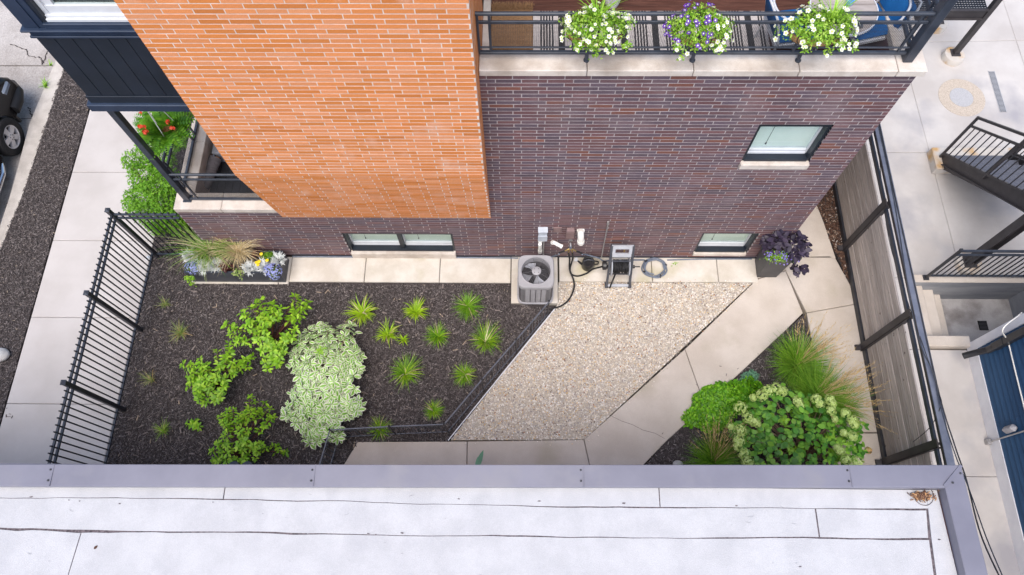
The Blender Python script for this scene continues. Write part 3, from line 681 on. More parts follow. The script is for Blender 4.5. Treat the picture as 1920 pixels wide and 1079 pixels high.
def vis(bx):
    c = np.array([(bx[0] + bx[1]) / 2, bx[2] - CAMY, bx[5] - CAMZ]); d = c @ FX; u = c @ UX
    return 539.5 - FPX * u / d > 1 and bx[2] < -.05 and bx[1] - bx[0] > .05 and bx[3] - bx[2] < .11
cand = sorted([i for i, q in enumerate(OB) if vis(q)], key=lambda i: (-round(OB[i][4], 3), OB[i][0]))[:300]
cs = set(cand); cache = {}
for i in cand:
    x0, x1, y0, y1, z0, z1 = OB[i]; key = round(x1 - x0, 3)
    if key not in cache:
        V, lo, st = box_arrays([(-key / 2, key / 2, 0, .10, -(CO - MJ) / 2, (CO - MJ) / 2)]); cache[key] = mesh_np('brick', V, lo, st, [m_orange])
    link('brick', cache[key], owall, ((x0 + x1) / 2, y0, (z0 + z1) / 2))
boxes('brickwork', [q for i, q in enumerate(OB) if i not in cs], m_orange, owall)['kind'] = 'stuff'
# core behind the brick skins
MB().box(-5.50, 4.37, .24, 6, -.3, 1.28).box(-3.80, 4.37, .24, 6, 1.28, 4.50).box(-3.80, -.62, .02, 6, 4.5, 7.7).box(-3.80, -.62, -.27, .02, 3.6, 7.7) \
    .box(-5.50, -3.80, 2.2, 6, 1.28, 7.7).box(-.62, 4.37, 2.2, 6, 4.5, 7.7).build('inner_wall', m_dkin, bld)
MB().box(-5.55, -5.5, .12, 6, -.3, 1.70).build('end_wall', m_dark, bld)
MB().box(-4.16, 4.49, -.012, .004, -.02, .045).build('base_flashing', m_blue_blk, bld)
# windows
def window(x0, x1, z0, z1, sashes, blind, sill, yb=0.):
    f = MB(); t = .04
    f.box(x0, x0 + t, .02, .2, z0, z1).box(x1 - t, x1, .02, .2, z0, z1).box(x0 + t, x1 - t, .02, .2, z1 - t, z1).box(x0 + t, x1 - t, .005, .2, z0, z0 + t)
    n = sashes; wd = (x1 - x0 - 2 * t) / n
    for i in range(1, n): f.box(x0 + t + i * wd - .035, x0 + t + i * wd + .035, .05, .2, z0 + t, z1 - t)
    wdw = f.build('window', m_navy, bld)
    for i in range(n):
        a = x0 + t + i * wd + (.035 if i else 0); c = x0 + t + (i + 1) * wd - (.035 if i < n - 1 else 0); s = .03
        m = MB().box(a, a + .022, .12, .18, z0 + t, z1 - t).box(c - .022, c, .12, .18, z0 + t, z1 - t).box(a + .022, c - .022, .12, .18, z0 + t, z0 + t + .075).box(a + .022, c - .022, .12, .18, z1 - t - s, z1 - t)
        m.box(a + .022, c - .022, .105, .12, z0 + t, z0 + t + .03)
        m.build('sash', m_wht, wdw)
        MB().box(a + .022, c - .022, .148, .154, z0 + t + .075, z1 - t - s).build('pane', m_pane, wdw)
        MB().box(a + .022, c - .022, .158, .168, z0 + t, z1 - t).build('blind', blind, wdw)
        xc = a + (c - a) * .30; MB().box(xc - .003, xc + .003, .155, .1578, z0 + .22, z1 - t).lathe([(.010, z0 + .20), (.013, z0 + .21), (.008, z0 + .235)], (xc, .1565, 0), 8).build('blind_cord', m_reeld, wdw)
        MB().bbox(a + .03, c - .03, .154, .1575, z0 + t + .08, z0 + t + .115, .001).build('blind_rail', m_wht, wdw)
    MB().bbox(*sill, .008).build('sill', m_stone, wdw)
    return wdw
window(2.99, 3.93, 3.155, 3.99, 1, m_blind, (2.99, 3.935, -.055, .10, 3.035, 3.150))
window(-3.07, -1.20, .20, .875, 2, m_blind2, (-3.06, -1.205, -.05, .10, .015, .195))
window(2.97, 3.91, .225, .955, 1, m_blind2, (2.98, 3.905, -.03, .10, .135, .22))
# stone copings, upper terrace
cj = [-.528, .708, 1.915, 3.108, 4.215, 4.545]
for a, c in zip(cj, cj[1:]): MB().bbox(a + .004, c - .004, -.055, .24, 5.02, 5.12, .008).build('coping_stone', m_stone, bld)
for a, c in ((.246, 1.2), (1.208, 2.2)): MB().bbox(4.22, 4.54, a, c, 5.02, 5.12, .008).build('coping_stone', m_stone, bld)
MB().box(-.53, 4.38, .121, .239, 4.5, 5.018).box(4.22, 4.378, .24, 2.2, 4.5, 5.018).build('parapet', m_dark, bld)
MB().box(-.525, -.435, .241, 2.2, 4.6, 4.72).build('edge_board', m_stone, bld)
for k in range(14):                                  # deck boards
    MB().bbox(-.43, 4.215, .245 + k * .142, .245 + k * .142 + .136, 4.585, 4.62, .004).build('deck_board', m_deck, bld)
# lower terrace on the left
MB().bbox(-5.51, -4.76, -.05, .25, 1.70, 1.81, .008).build('coping_stone', m_stone, bld)
MB().bbox(-4.755, -3.60, -.05, .25, 1.70, 1.81, .008).build('coping_stone', m_stone, bld)
for a, c in ((.256, 1.2), (1.206, 2.2)): MB().bbox(-5.51, -5.22, a, c, 1.70, 1.81, .008).build('coping_stone', m_stone, bld)
MB().box(-5.46, -3.88, .13, .235, 1.28, 1.69).box(-5.46, -5.25, .235, 2.2, 1.28, 1.69).build('parapet', m_stone, bld)
for k in range(11): MB().bbox(-5.24 + k * .126, -5.24 + k * .126 + .121, .24, 2.2, 1.285, 1.31, .004).build('deck_board', m_black, bld)
# panelled oriel bay above it
yb = .05; Zb = lambda y: float(GY(150, y, yb)[2])
zl0, zl1, zp0, zp1, zt1, zw = Zb(204), Zb(192), Zb(180), Zb(69), Zb(57), Zb(42)
BX0 = -5.40
bay = MB().box(BX0 + .02, OX0, yb + .03, 2.2, zl0 + .02, zt1 + .03).box(BX0 + .02, OX0, yb + .30, 2.2, zt1 + .03, 7.5).build('bay', m_navy, bld)
for k in range(8):
    x0 = BX0 + .012 + k * .199
    MB().bbox(x0 + .003, min(x0 + .196, OX0), yb, yb + .03, zp0, zp1, .003).build('panel_board', m_navy, bay)
MB().bbox(BX0 - .06, OX0, yb - .05, yb + .10, zl0, zl1, .01).box(BX0 - .06, BX0 + .10, yb + .10, 2.2, zl0, zl1).build('bottom_moulding', m_navy2, bay)
MB().bbox(BX0 - .005, OX0, yb - .012, yb + .05, zl1, zp0, .004).build('band', m_navy, bay)
MB().bbox(BX0 - .02, OX0, yb - .03, yb + .05, zp1, zp1 + .03, .006).bbox(BX0 - .005, OX0, yb - .008, yb + .05, zp1 + .03, zt1 + .02, .004).bbox(BX0 - .045, OX0, yb - .06, yb + .05, zt1 + .02, zt1 + .05, .006).build('cornice', m_navy2, bay)
MB().bbox(BX0 + .24, OX0, yb - .03, yb + .06, zt1 + .05, zw, .006).build('window_sill', m_navy2, bay)
MB().bbox(BX0 - .01, BX0 + .24, yb - .01, yb + .08, zt1 + .05, 7.5, .006).box(BX0 + .15, BX0 + .165, yb - .022, yb - .01, zt1 + .05, 7.5).build('corner_board', m_navy2, bay)
WX = BX0 + .24
wf = MB().box(WX, WX + .05, yb + .0, yb + .12, zw, 7.5).build('window_frame', m_navy, bay)
MB().box(WX + .05, WX + .10, yb + .05, yb + .12, zw + .07, 7.4).bbox(WX + .05, OX0, yb + .03, yb + .12, zw, zw + .07, .004).bbox(WX + .05, OX0, yb + .0, yb + .03, zw, zw + .04, .004) \
    .box(WX + .10, OX0, yb + .06, yb + .115, zw + .07, zw + .17).box(WX + .10, WX + .20, yb + .075, yb + .115, zw + .17, 7.4).build('sash', m_wht, bay)
MB().box(WX + .20, OX0, yb + .09, yb + .096, zw + .17, 7.4).build('pane', m_pane, bay)
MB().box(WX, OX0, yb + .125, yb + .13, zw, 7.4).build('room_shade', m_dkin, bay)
MB().bbox(-5.355, -5.262, .09, .185, 1.81, zl0, .006).build('column', m_blue_blk, bld)
MB().bbox(-5.375, -5.24, .07, .205, 1.81, 1.825, .004).build('column_plate', m_blue_blk, bld)

# ============================================================ RAILINGS
def mesh_panel(b, axis, a0, a1, c, z0, z1, sp=.019, w_=.0022):
    n = int((a1 - a0) / sp); m = int((z1 - z0) / sp)
    for i in range(1, n):
        a = a0 + i * (a1 - a0) / n
        b.box(*((a - w_ / 2, a + w_ / 2, c - w_ / 2, c + w_ / 2) if axis == 'x' else (c - w_ / 2, c + w_ / 2, a - w_ / 2, a + w_ / 2)), z0, z1)
    for j in range(1, m):
        z = z0 + j * (z1 - z0) / m
        b.box(*((a0, a1, c + w_ / 2, c + w_ * 1.5) if axis == 'x' else (c + w_ / 2, c + w_ * 1.5, a0, a1)), z - w_ / 2, z + w_ / 2)
yr = .11; Zr = lambda y: float(GY(960, y, yr)[2])
tr = thing('terrace_railing', 'black steel guard railing with wire mesh along the stone coping of the upper terrace', 'railing', (1.9, yr, 5.12))
zt, z2, z3, zb = Zr(26), Zr(42), Zr(89), Zr(98)
MB().tube([(-.535, yr, zt), (4.28, yr, zt)], .024, 12).build('top_rail', m_blue_blk, tr, True)
MB().bbox(-.52, 4.27, yr - .012, yr + .012, z2 - .02, z2 + .02, .004).build('rail', m_blue_blk, tr)
MB().bbox(-.51, 4.27, yr - .01, yr + .01, z3 - .01, z3 + .01, .003).build('rail', m_blue_blk, tr)
MB().bbox(-.525, 4.27, yr - .02, yr + .02, zb - .022, zb + .015, .004).build('bottom_rail', m_blue_blk, tr)
MB().bbox(-.525, -.50, yr - .02, yr + .02, zb, zt, .004).build('end_post', m_blue_blk, tr)
sx = [-.385, .60, .80, 1.80, 2.0, 3.0, 3.2, 4.17]
for x in sx: MB().bbox(x - .014, x + .014, yr - .013, yr + .013, zb, zt - .02, .003).build('stile', m_blue_blk, tr)
for x in (.70, 1.905, 3.10):
    MB().tube([(x, yr, zt), (x, yr, zb + .05), (x, yr - .005, zb - .02), (x, yr - .02, 5.12)], .022, 10).lathe([(.034, 5.12), (.034, 5.135), (.024, 5.14)], (x, yr - .02, 0), 12).build('leg', m_blue_blk, tr, True)
for a, c in ((-.371, .586), (.814, 1.786), (2.014, 2.986), (3.214, 4.156)):
    b = MB(); mesh_panel(b, 'x', a, c, yr, z3 + .01, z2 - .02); b.build('wire_mesh', m_black, tr)
MB().bbox(4.275, 4.385, .06, .175, 5.12, 8.0, .008).build('corner_post', m_blue_blk, tr)
xr = 4.33
b = MB().tube([(xr, .17, zt), (xr, 2.2, zt)], .024, 10); b.build('top_rail', m_blue_blk, tr, True)
MB().box(xr - .012, xr + .012, .17, 2.2, z2 - .02, z2 + .02).build('rail', m_blue_blk, tr)
MB().box(xr - .01, xr + .01, .17, 2.2, z3 - .01, z3 + .01).build('rail', m_blue_blk, tr)
MB().box(xr - .02, xr + .02, .17, 2.2, zb - .02, zb + .015).build('bottom_rail', m_blue_blk, tr)
for y in (.30, 1.25): MB().box(xr - .014, xr + .014, y - .014, y + .014, zb, zt).build('stile', m_blue_blk, tr)
b = MB(); mesh_panel(b, 'y', .314, 1.236, xr, z3 + .01, z2 - .02); b.build('wire_mesh', m_black, tr)
yr2 = .12; Zl = lambda y: float(GY(400, y, yr2)[2])
lr = thing('balcony_railing', 'black mesh guard railing of the small lower balcony beside the slender column', 'railing', (-4.7, yr2, 1.81))
zt, z2, zb = Zl(328), Zl(337), Zl(373)
MB().tube([(-5.262, yr2, zt), (-3.89, yr2, zt)], .022, 10).build('top_rail', m_blue_blk, lr, True)
MB().bbox(-5.262, -3.89, yr2 - .012, yr2 + .012, z2 - .02, z2 + .02, .004).build('rail', m_blue_blk, lr)
MB().bbox(-5.262, -3.89, yr2 - .018, yr2 + .018, zb - .02, zb + .02, .004).build('bottom_rail', m_blue_blk, lr)
MB().box(-5.15, -5.125, yr2 - .012, yr2 + .012, zb, zt).build('stile', m_blue_blk, lr)
b = MB(); mesh_panel(b, 'x', -5.125, -3.9, yr2, zb + .05, z2 - .02); b.build('wire_mesh', m_black, lr)
xl = -5.40
MB().tube([(xl, .19, zt), (xl, 2.2, zt)], .022, 10).build('top_rail', m_blue_blk, lr, True)
MB().box(xl - .012, xl + .012, .19, 2.2, z2 - .02, z2 + .02).build('rail', m_blue_blk, lr)
MB().box(xl - .018, xl + .018, .19, 2.2, zb - .02, zb + .02).build('bottom_rail', m_blue_blk, lr)
for y in (.35, 1.2, 1.32): MB().box(xl - .013, xl + .013, y - .013, y + .013, zb, zt).build('stile', m_blue_blk, lr)
b = MB(); mesh_panel(b, 'y', .363, 1.187, xl, zb + .05, z2 - .02); b.build('wire_mesh', m_black, lr)

# ============================================================ NEIGHBOURING WHITE ROOF (foreground)
ZC = 3.40; ZR = 3.235
roof = thing('flat_roofed_building', 'building with white membrane roof and lavender grey metal coping in the foreground', 'building', (0, -8, 0))
RX1, RY1 = 4.945, -4.195
MB().box(-11, RX1 - .03, -14, RY1 - .03, -.3, ZR - .02).build('wall', m_dark, roof)
MB().box(-11, RX1 - .03, RY1 - .20, RY1 - .03, ZR - .02, ZC - .02).box(RX1 - .20, RX1 - .03, -14, RY1 - .2, ZR - .02, ZC - .02).build('parapet', m_cap, roof)
yo = lambda x: RY1 - .045 + .009 * (x + 6)           # the wall line drifts a little
joints = [-11.4, -8.36, -5.36, -2.36, .69, 3.69]
def capseg(a, c, lift):
    V = []; prof = [(.0, -.10), (.0, -.004), (-.006, .0), (-.236, -.010), (-.245, -.016), (-.245, -.095)]
    for x in (a, c):
        for dy, dz in prof:
            V.append((x + (dy * .0), yo(x) + dy, ZC + dz + lift))
    n = len(prof); return V, [(i, i + 1, n + i + 1, n + i) for i in range(n - 1)] + [tuple(range(n)), tuple(range(2 * n - 1, n - 1, -1))]
for k, (a, c) in enumerate(zip(joints, joints[1:] + [None])):
    if c is None:
        V = []; prof = [(.0, -.10), (.0, -.004), (-.006, .0), (-.236, -.010), (-.245, -.016), (-.245, -.095)]
        for dy, dz in prof: V.append((a, yo(a) + dy, ZC + dz + .001))
        for dy, dz in prof: V.append((RX1 + dy * .92, yo(RX1) + dy, ZC + dz + .001))
        n = len(prof); b = MB().add(V, [(i, i + 1, n + i + 1, n + i) for i in range(n - 1)])
    else: b = MB().add(*capseg(a, c, .001 * (k % 2)))
    b.build('coping_cap', m_cap, roof)
for ya, yb_ in ((RY1, -7.3), (-7.3, -10.4)):
    V = []; prof = [(.0, -.10), (.0, -.004), (-.006, .0), (-.236, -.010), (-.245, -.016), (-.245, -.163)]
    for dy, dz in prof: V.append((RX1 + dy * .92, (yo(RX1) + dy) if ya == RY1 else ya, ZC + dz))
    for dy, dz in prof: V.append((RX1 + dy * .92 + (ya - yb_) * .025, yb_, ZC + dz))
    n = len(prof); MB().add(V, [(i, n + i, n + i + 1, i + 1) for i in range(n - 1)]).build('coping_cap', m_cap, roof)
for x in joints[1:]:                                 # lap joints with screws
    MB().box(x - .004, x + .004, yo(x) - .243, yo(x) + .001, ZC - .012, ZC + .003).build('joint_lap', m_cap, roof)
    for dy in (-.06, -.18):
        MB().lathe([(.012, ZC - .012), (.012, ZC + .003), (.006, ZC + .007)], (x - .03, yo(x) + dy, 0), 10).build('screw', m_black, roof)
a, c = np.array((RX1 - .235, yo(RX1) - .235)), np.array((RX1 - .0, yo(RX1) - .005))
MB().bar((*a, ZC + .002), (*c, ZC + .004), .035, .006).build('corner_seam', m_cap, roof)
for t in (.3, .75):
    p_ = a + (c - a) * t + (.03, -.03); MB().lathe([(.012, ZC - .005), (.012, ZC + .004), (.006, ZC + .008)], (*p_, 0), 10).build('screw', m_black, roof)
yi = RY1 - .205
def wavy(xa, xb, y, amp, n=60):
    x = np.linspace(xa, xb, n); o = np.cumsum(rng.normal(0, amp, n)); o -= np.linspace(o[0], o[-1], n); return [(a, y + c) for a, c in zip(x, o)]
s1, s2 = wavy(-10.9, 4.56, -4.60, .004, 90), wavy(-10.9, 4.52, -4.915, .004, 90)
MB().box(-10.9, 4.72, -13.5, yi, ZR - .02, ZR - .006).build('tar_bed', m_tar, roof)
def sheet(name, top, bot, z, dx=0.0):
    MB().prism(list(top) + list(bot)[::-1], ZR - .005, z).build(name, m_roof, roof)
def cut(L, a, c): return [(a, np.interp(a, [p[0] for p in L], [p[1] for p in L]))] + [p for p in L if a < p[0] < c] + [(c, np.interp(c, [p[0] for p in L], [p[1] for p in L]))]
def off(L, lo, hi):
    g = rng.uniform(0, 1, len(L)); g = np.convolve(np.pad(g, 4, 'edge'), np.ones(9) / 9, 'valid'); g = (g - g.min()) / (g.max() - g.min() + 1e-6)
    return [(p[0], p[1] - lo - (hi - lo) * k ** 2) for p, k in zip(L, g)]
t1 = [(x, yi + .002) for x in (-10.9, 4.70)]
for a, c in ((-10.9, -3.425), (-3.412, 1.552), (1.564, 4.565)): sheet('membrane_flashing', [(a, yi), (c, yi)], cut(s1, a, c), ZR + .006)
s1o, s2o = off(s1, .004, .022), off(s2, .006, .036)
for a, c in ((-10.9, 3.295), (3.312, 4.54)): sheet('membrane_sheet', cut(s1o, a, c), cut(s2, a, min(c, 4.5)), ZR + .002)
for a, c, c2 in ((-10.9, -4.975, -5.10), (-4.963, 4.505, 4.40)):
    a2 = -5.095 if a > -6 else a
    MB().prism(cut(s2o, a, c) + [(c2, -6.5), (a2, -6.5)], ZR - .005, ZR + .001).build('membrane_sheet', m_roof, roof)
sidex = [(4.575, yi), (4.565, -4.6), (4.535, -4.92), (4.43, -6.5), (4.78, -6.5), (4.70, yi)]
MB().prism(sidex, ZR - .005, ZR + .007).build('membrane_flashing', m_roof, roof)
# little tar smears and specks
b = MB()
for x, y in ((165, 672), (180, 760), (690, 1001), (705, 1003), (130, 938), (60, 932), (150, 940), (1170, 944), (860, 936), (1010, 940), (1380, 949), (400, 942), (225, 945), (1500, 1063), (1760, 1012), (755, 1000)):
    if y < 900: continue
    q = G(x, y, ZR); r = random.uniform(.006, .014)
    b.add([(q[0] + r * random.uniform(.5, 2.5) * math.cos(t), q[1] + r * random.uniform(.3, .9) * math.sin(t), ZR + .0095) for t in np.linspace(0, 5.6, 8)], [tuple(range(8))])
b.build('tar_specks', m_tar, roof)['kind'] = 'stuff'
b = MB()
for _ in range(46):
    x, y = rng.uniform(-6, 4.4), rng.choice([-4.5, -4.75, -5.2]) + rng.normal(0, .12); a0 = rng.uniform(0, 6.28); r0 = rng.uniform(.02, .06); n = 7
    P = [(x + r0 * math.cos(a0 + t), y + r0 * .6 * math.sin(a0 + t)) for t in np.linspace(0, rng.uniform(.6, 1.8), n)]; wd = rng.uniform(.0012, .004) * np.sin(np.linspace(.3, 2.9, n))
    for i in range(n - 1): b.add([(P[i][0], P[i][1] - wd[i], ZR + .0085), (P[i + 1][0], P[i + 1][1] - wd[i + 1], ZR + .0085), (P[i + 1][0], P[i + 1][1] + wd[i + 1], ZR + .0085), (P[i][0], P[i][1] + wd[i], ZR + .0085)], [(0, 1, 2, 3)])
b.build('scuff_marks', M('roof_scuff', (.26, .26, .28), (.38, .38, .40), 30, rough=.9), roof)['kind'] = 'stuff'
# curled corner patch and the heap of dead leaves
pc = G(1733, 945, ZR)
b = MB(); ring = [(pc[0] + .115 * math.cos(t), pc[1] + .10 + .12 * math.sin(t), ZR + .012) for t in np.linspace(-2.7, .9, 16)]
b.tube(ring, .0035, 5); b.build('patch_edge', m_tar, roof)
pl = G(1726, 931, ZR); n = 420
P = np.stack([pl[0] + rng.normal(0, .055, n), pl[1] + rng.normal(0, .022, n), ZR + .012 + rng.uniform(0, .03, n)], 1)
d = nrm(np.stack([rng.normal(0, 1, n), rng.normal(0, 1, n), rng.normal(0, .25, n)], 1)); s = rng.uniform(.012, .04, n)
m_dead = M('dead_leaf', None, ramp=[(0, (.10, .05, .035)), (.3, (.17, .09, .055)), (.6, (.26, .15, .09)), (.85, (.5, .28, .13)), (.96, (.62, .42, .25))], rnd=.2, rough=.9)
tag(link('leaf_debris', batch(CH, frames(d, nrm(rng.normal(0, .3, (n, 3)) + (0, 0, 1)), s, s * .35, np.full(n, .005)), P, 'leaf_debris', [m_dead])), 'small heap of dead brown leaves in the corner of the white roof', 'leaf heap', kind='stuff')
q = G(176, 1030, ZR + .01)
tag(link('dead_leaf', batch(leaf_t(.6), frames(np.array([[.6, .8, 0.]]), np.array([[0, 0, 1.]]), [.05]), q[None], 'dead_leaf', [m_dead])), 'single curled brown leaf lying alone on the white roof', 'leaf')

# ============================================================ FENCES
# left: black picket fence with a short return to the house
pf = thing('picket_fence', 'black metal picket fence between the sidewalk and the mulched garden', 'fence', (-6.6, -2, 0))
FX_ = -6.6; py = [-.027, -1.44, -2.83, -4.22]
for y in py:
    MB().bbox(FX_ - .032, FX_ + .032, y - .032, y + .032, 0, 1.72, .004).build('post', m_black, pf)
    MB().box(FX_ - .038, FX_ + .038, y - .038, y + .038, 1.72, 1.735).add([(FX_ - .034, y - .034, 1.735), (FX_ + .034, y - .034, 1.735), (FX_ + .034, y + .034, 1.735), (FX_ - .034, y + .034, 1.735), (FX_, y, 1.765)], [(0, 1, 4), (1, 2, 4), (2, 3, 4), (3, 0, 4)]).build('post_cap', m_blue_blk, pf)
pk = MB().box(-.008, .008, -.008, .008, .14, 1.655).v
pk_me = None
def picket(x, y, parent):
    global pk_me
    if pk_me is None:
        o = MB().box(-.009, .009, -.009, .009, .14, 1.66).build('picket', m_black, parent, at=(0, 0, 0)); pk_me = o.data
        o.location = Vector((x, y, 0)) - ORG[parent]; return
    o = bpy.data.objects.new('picket', pk_me); COL.objects.link(o); o.parent = parent; o.location = Vector((x, y, 0)) - ORG[parent]
for a, c in zip(py, py[1:]):
    for z, h in ((1.585, .032), (1.47, .032), (.20, .035)): MB().bbox(FX_ - .017, FX_ + .017, c + .032, a - .032, z - h / 2, z + h / 2, .003).build('rail', m_blue_blk, pf)
    n = 13
    for k in range(1, n + 1): picket(FX_, a + (c - a) * k / (n + 1), pf)
for z, h in ((1.585, .032), (1.47, .032), (.10, .035)): MB().bbox(FX_ + .032, -5.56, -.044, -.01, z - h / 2, z + h / 2, .003).build('rail', m_blue_blk, pf)
for k in range(1, 9): picket(FX_ + .032 + 1.01 * k / 9, -.027, pf)
# right: steel posts with weathered boards
bf = thing('board_fence', 'weathered grey wooden board fence in a dark steel frame topped by steel rails', 'fence', (5.74, -1, 0))
fy = [2.05, .193, -1.664, -3.575, -5.45]
for y in fy:
    b = MB().box(5.685, 5.705, y - .06, y + .06, 0, 1.70).box(5.705, 5.775, y - .012, y + .012, 0, 1.70).box(5.685, 5.77, y - .062, y - .05, 0, 1.69)
    b.build('post', m_brown_stl, bf)
    MB().box(5.60, 5.70, y - .045, y + .045, .0, .05).build('post_foot', m_brown_stl, bf)
MB().bbox(5.715, 5.775, -5.4, 2.2, .0, .115, .006).build('bottom_rail', m_black, bf)
for a, c in zip(fy, fy[1:]):
    for k in range(7):
        z = .125 + k * .1775
        MB().bbox(5.742 + random.uniform(-.003, .003), 5.768, c + .014, a - .014, z + .005, z + .170, .005).build('board', m_wood, bf)
MB().bbox(5.722, 5.758, -5.4, 2.2, 1.515, 1.60, .005).build('top_rail', m_blue_blk, bf)
MB().bbox(5.715, 5.775, -5.4, 2.2, 1.705, 1.775, .004).build('top_rail', m_brown_stl, bf)
MB().bbox(5.705, 5.815, -5.4, 2.2, 1.777, 1.80, .004).build('cap_rail', M('lavender_grey_cap', (.10, .115, .16), (.14, .155, .20), 4, rough=.45), bf)
b = MB()
cb = thing('cable_run', 'thin dark cables draped along the top of the board fence and past the roof corner', 'cable', (5.78, -2, 1.8))
MB().tube(sag([G(1648, 290, 1.4), G(1665, 440, 1.45), G(1700, 560, 1.5), G(1728, 640, 1.82), G(1760, 735, 1.84), G(1764, 760, 1.84), G(1745, 800, 1.62), G(1712, 829, 1.1)], 40), .0055, 6).build('cable', m_black, cb, True)
MB().tube(sag([(5.79, 2.0, 1.81), (5.785, .2, 1.81), (5.79, -1.2, 1.812), G(1760, 735, 1.82), G(1790, 835, 1.9), G(1812, 900, 2.2), G(1838, 1000, 2.6), G(1878, 1090, 2.9)], 40), .009, 6).build('cable', m_black, cb, True)
MB().tube(sag([(5.765, 2.0, 1.81), (5.76, .2, 1.81), G(1715, 610, 1.82), G(1750, 700, 1.84), G(1764, 765, 1.84), G(1790, 850, 2.0), G(1818, 920, 2.3), G(1850, 1010, 2.7), G(1884, 1090, 3.0)], 40), .007, 6).build('cable', m_blue_blk, cb, True)

# low wire border fence
wfc = thing('garden_border_fence', 'low black wire hoop border fence along the edge of the mulch bed', 'fence', (-.6, -2.4, 0))
HF = .62
nodes_ = [G(1027, 591)[:2], G(968, 660)[:2], G(907, 731)[:2], G(840, 811)[:2], G(742, 815)[:2], G(636, 821)[:2], G(616, 890)[:2]]
for i in range(len(nodes_) - 1):
    a, c = nodes_[i], nodes_[i + 1]; L = np.linalg.norm(c - a); d = (c - a) / L
    for z in (HF, .045): MB().bar((*a, z), (*c, z), .018 if z > .1 else .013, .012).build('rail', m_wire, wfc)
    MB().bar((*(a + d * .01), HF * .82), (*(c - d * .01), HF * .82), .007, .007).build('rail', m_black, wfc)
    n = max(4, int(L / .085)); b = MB()
    for k in range(1, n):
        q = a + (c - a) * k / n; MB().bar((*q, -.02), (*q, HF), .008, .008).build('picket', m_wire, wfc)
for q in nodes_:
    MB().tube([(*q, -.05), (*q, HF + .03)], .011, 6).lathe([(.004, HF + .025), (.018, HF + .04), (.018, HF + .05), (.004, HF + .065)], (*q, 0), 8).build('post', m_black, wfc, True)

# ============================================================ AIR CONDITIONER
ac = thing('air_conditioner', 'grey outdoor air conditioning unit with a round fan guard on top', 'air conditioner', (.205, -.61, .03))
ax0, ax1, ay0, ay1 = -.092, .502, -.912, -.312; acx, acy = (ax0 + ax1) / 2, (ay0 + ay1) / 2
def rsq(h, r, n=48, c=(acx, acy)):
    P = []
    for k in range(n):
        a = 2 * math.pi * (k + .5) / n; x, y = math.cos(a), math.sin(a); s = (abs(x) ** 6 + abs(y) ** 6) ** (-1 / 6); P.append((c[0] + x * s * h, c[1] + y * s * h))
    return P
def loft(loops):
    n = len(loops[0]); V = [p for L in loops for p in L]
    return V, [(i * n + k, i * n + (k + 1) % n, (i + 1) * n + (k + 1) % n, (i + 1) * n + k) for i in range(len(loops) - 1) for k in range(n)]
lp = lambda h, z: [(x, y, z) for x, y in rsq(h, .1)]
ci = lambda r, z: [(acx + r * math.cos(2 * math.pi * (k + .5) / 48), acy + .01 + r * math.sin(2 * math.pi * (k + .5) / 48), z) for k in range(48)]
MB().add(*loft([lp(.315, .03), lp(.315, .07), lp(.29, .075)])).build('base_pan', m_acl, ac, True)
MB().add(*loft([lp(.285, .07), lp(.285, .70)])).build('cabinet', m_acd, ac, True)
b = MB()
for x0 in (ax0 + .05, ax1 - .13):
    for k in range(9): b.box(x0 + .004 + k * .009, x0 + .009 + k * .009, acy - .2925, acy - .284, .09, .69)
b.build('side_louvre', m_acg, ac)
for k in range(4):
    x0 = acx - .175 + k * .0895; MB().bbox(x0, x0 + .08, acy - .297, acy - .283, .085, .69, .004).build('louvre_panel', m_acl, ac)
    b = MB()
    for j in range(20): b.box(x0 + .008, x0 + .072, acy - .2995, acy - .297, .10 + j * .029, .115 + j * .029)
    b.build('louvre_slats', m_acg, ac)
for sgn in (-1, 1):
    b = MB()
    for j in range(24):
        z = .09 + j * .025; b.box(*sorted((acx + sgn * .284, acx + sgn * .291)), acy - .2, acy + .2, z, z + .014)
    b.build('side_grille', m_acg, ac)
MB().add(*loft([lp(.300, .66), lp(.302, .735), lp(.296, .752), lp(.288, .76), ci(.262, .757), ci(.257, .762), ci(.246, .762), ci(.241, .755), ci(.239, .60)])).build('top_cover', m_acg, ac, True)
MB().lathe([(.239, .42), (.239, .425)], (acx, acy + .01, 0), 32).build('fan_well', m_hole, ac)
b = MB()
for r in np.linspace(.06, .238, 19): b.add(*loft([[(acx + (r + dr) * math.cos(2 * math.pi * k / 48), acy + .01 + (r + dr) * math.sin(2 * math.pi * k / 48), .752) for k in range(48)] for dr in (-.0011, .0011)]))
for k in range(8): a = k * math.pi / 4 + .2; b.bar((acx + .07 * math.cos(a), acy + .01 + .07 * math.sin(a), .750), (acx + .242 * math.cos(a), acy + .01 + .242 * math.sin(a), .750), .004, .004)
b.build('fan_guard', m_acd, ac)
MB().lathe([(.078, .735), (.078, .752), (.07, .758)], (acx + .008, acy + .01, 0), 28).build('motor_cap', m_acg, ac, True)
for k in range(4): a = math.pi / 4 + k * math.pi / 2; MB().lathe([(.007, .756), (.007, .761)], (acx + .008 + .045 * math.cos(a), acy + .01 + .045 * math.sin(a), 0), 8).build('bolt', m_black, ac)
MB().lathe([(.05, .50), (.05, .60)], (acx, acy + .01, 0), 20).build('fan_hub', m_acd, ac)
for a0 in (2.1, 3.55, 4.9):
    V = []; F = []
    for i, r in enumerate((.05, .13, .225)):
        for j, da in enumerate((-.42, 0, .42)): V.append((acx + r * math.cos(a0 + da * (.7 + .3 * i)), acy + .01 + r * math.sin(a0 + da * (.7 + .3 * i)), .62 + .055 * (j - 1) - .0 * i))
    for i in range(2):
        for j in range(2): q = i * 3 + j; F.append((q, q + 1, q + 4, q + 3))
    MB().add(V, F).build('fan_blade', m_alu, ac, True)
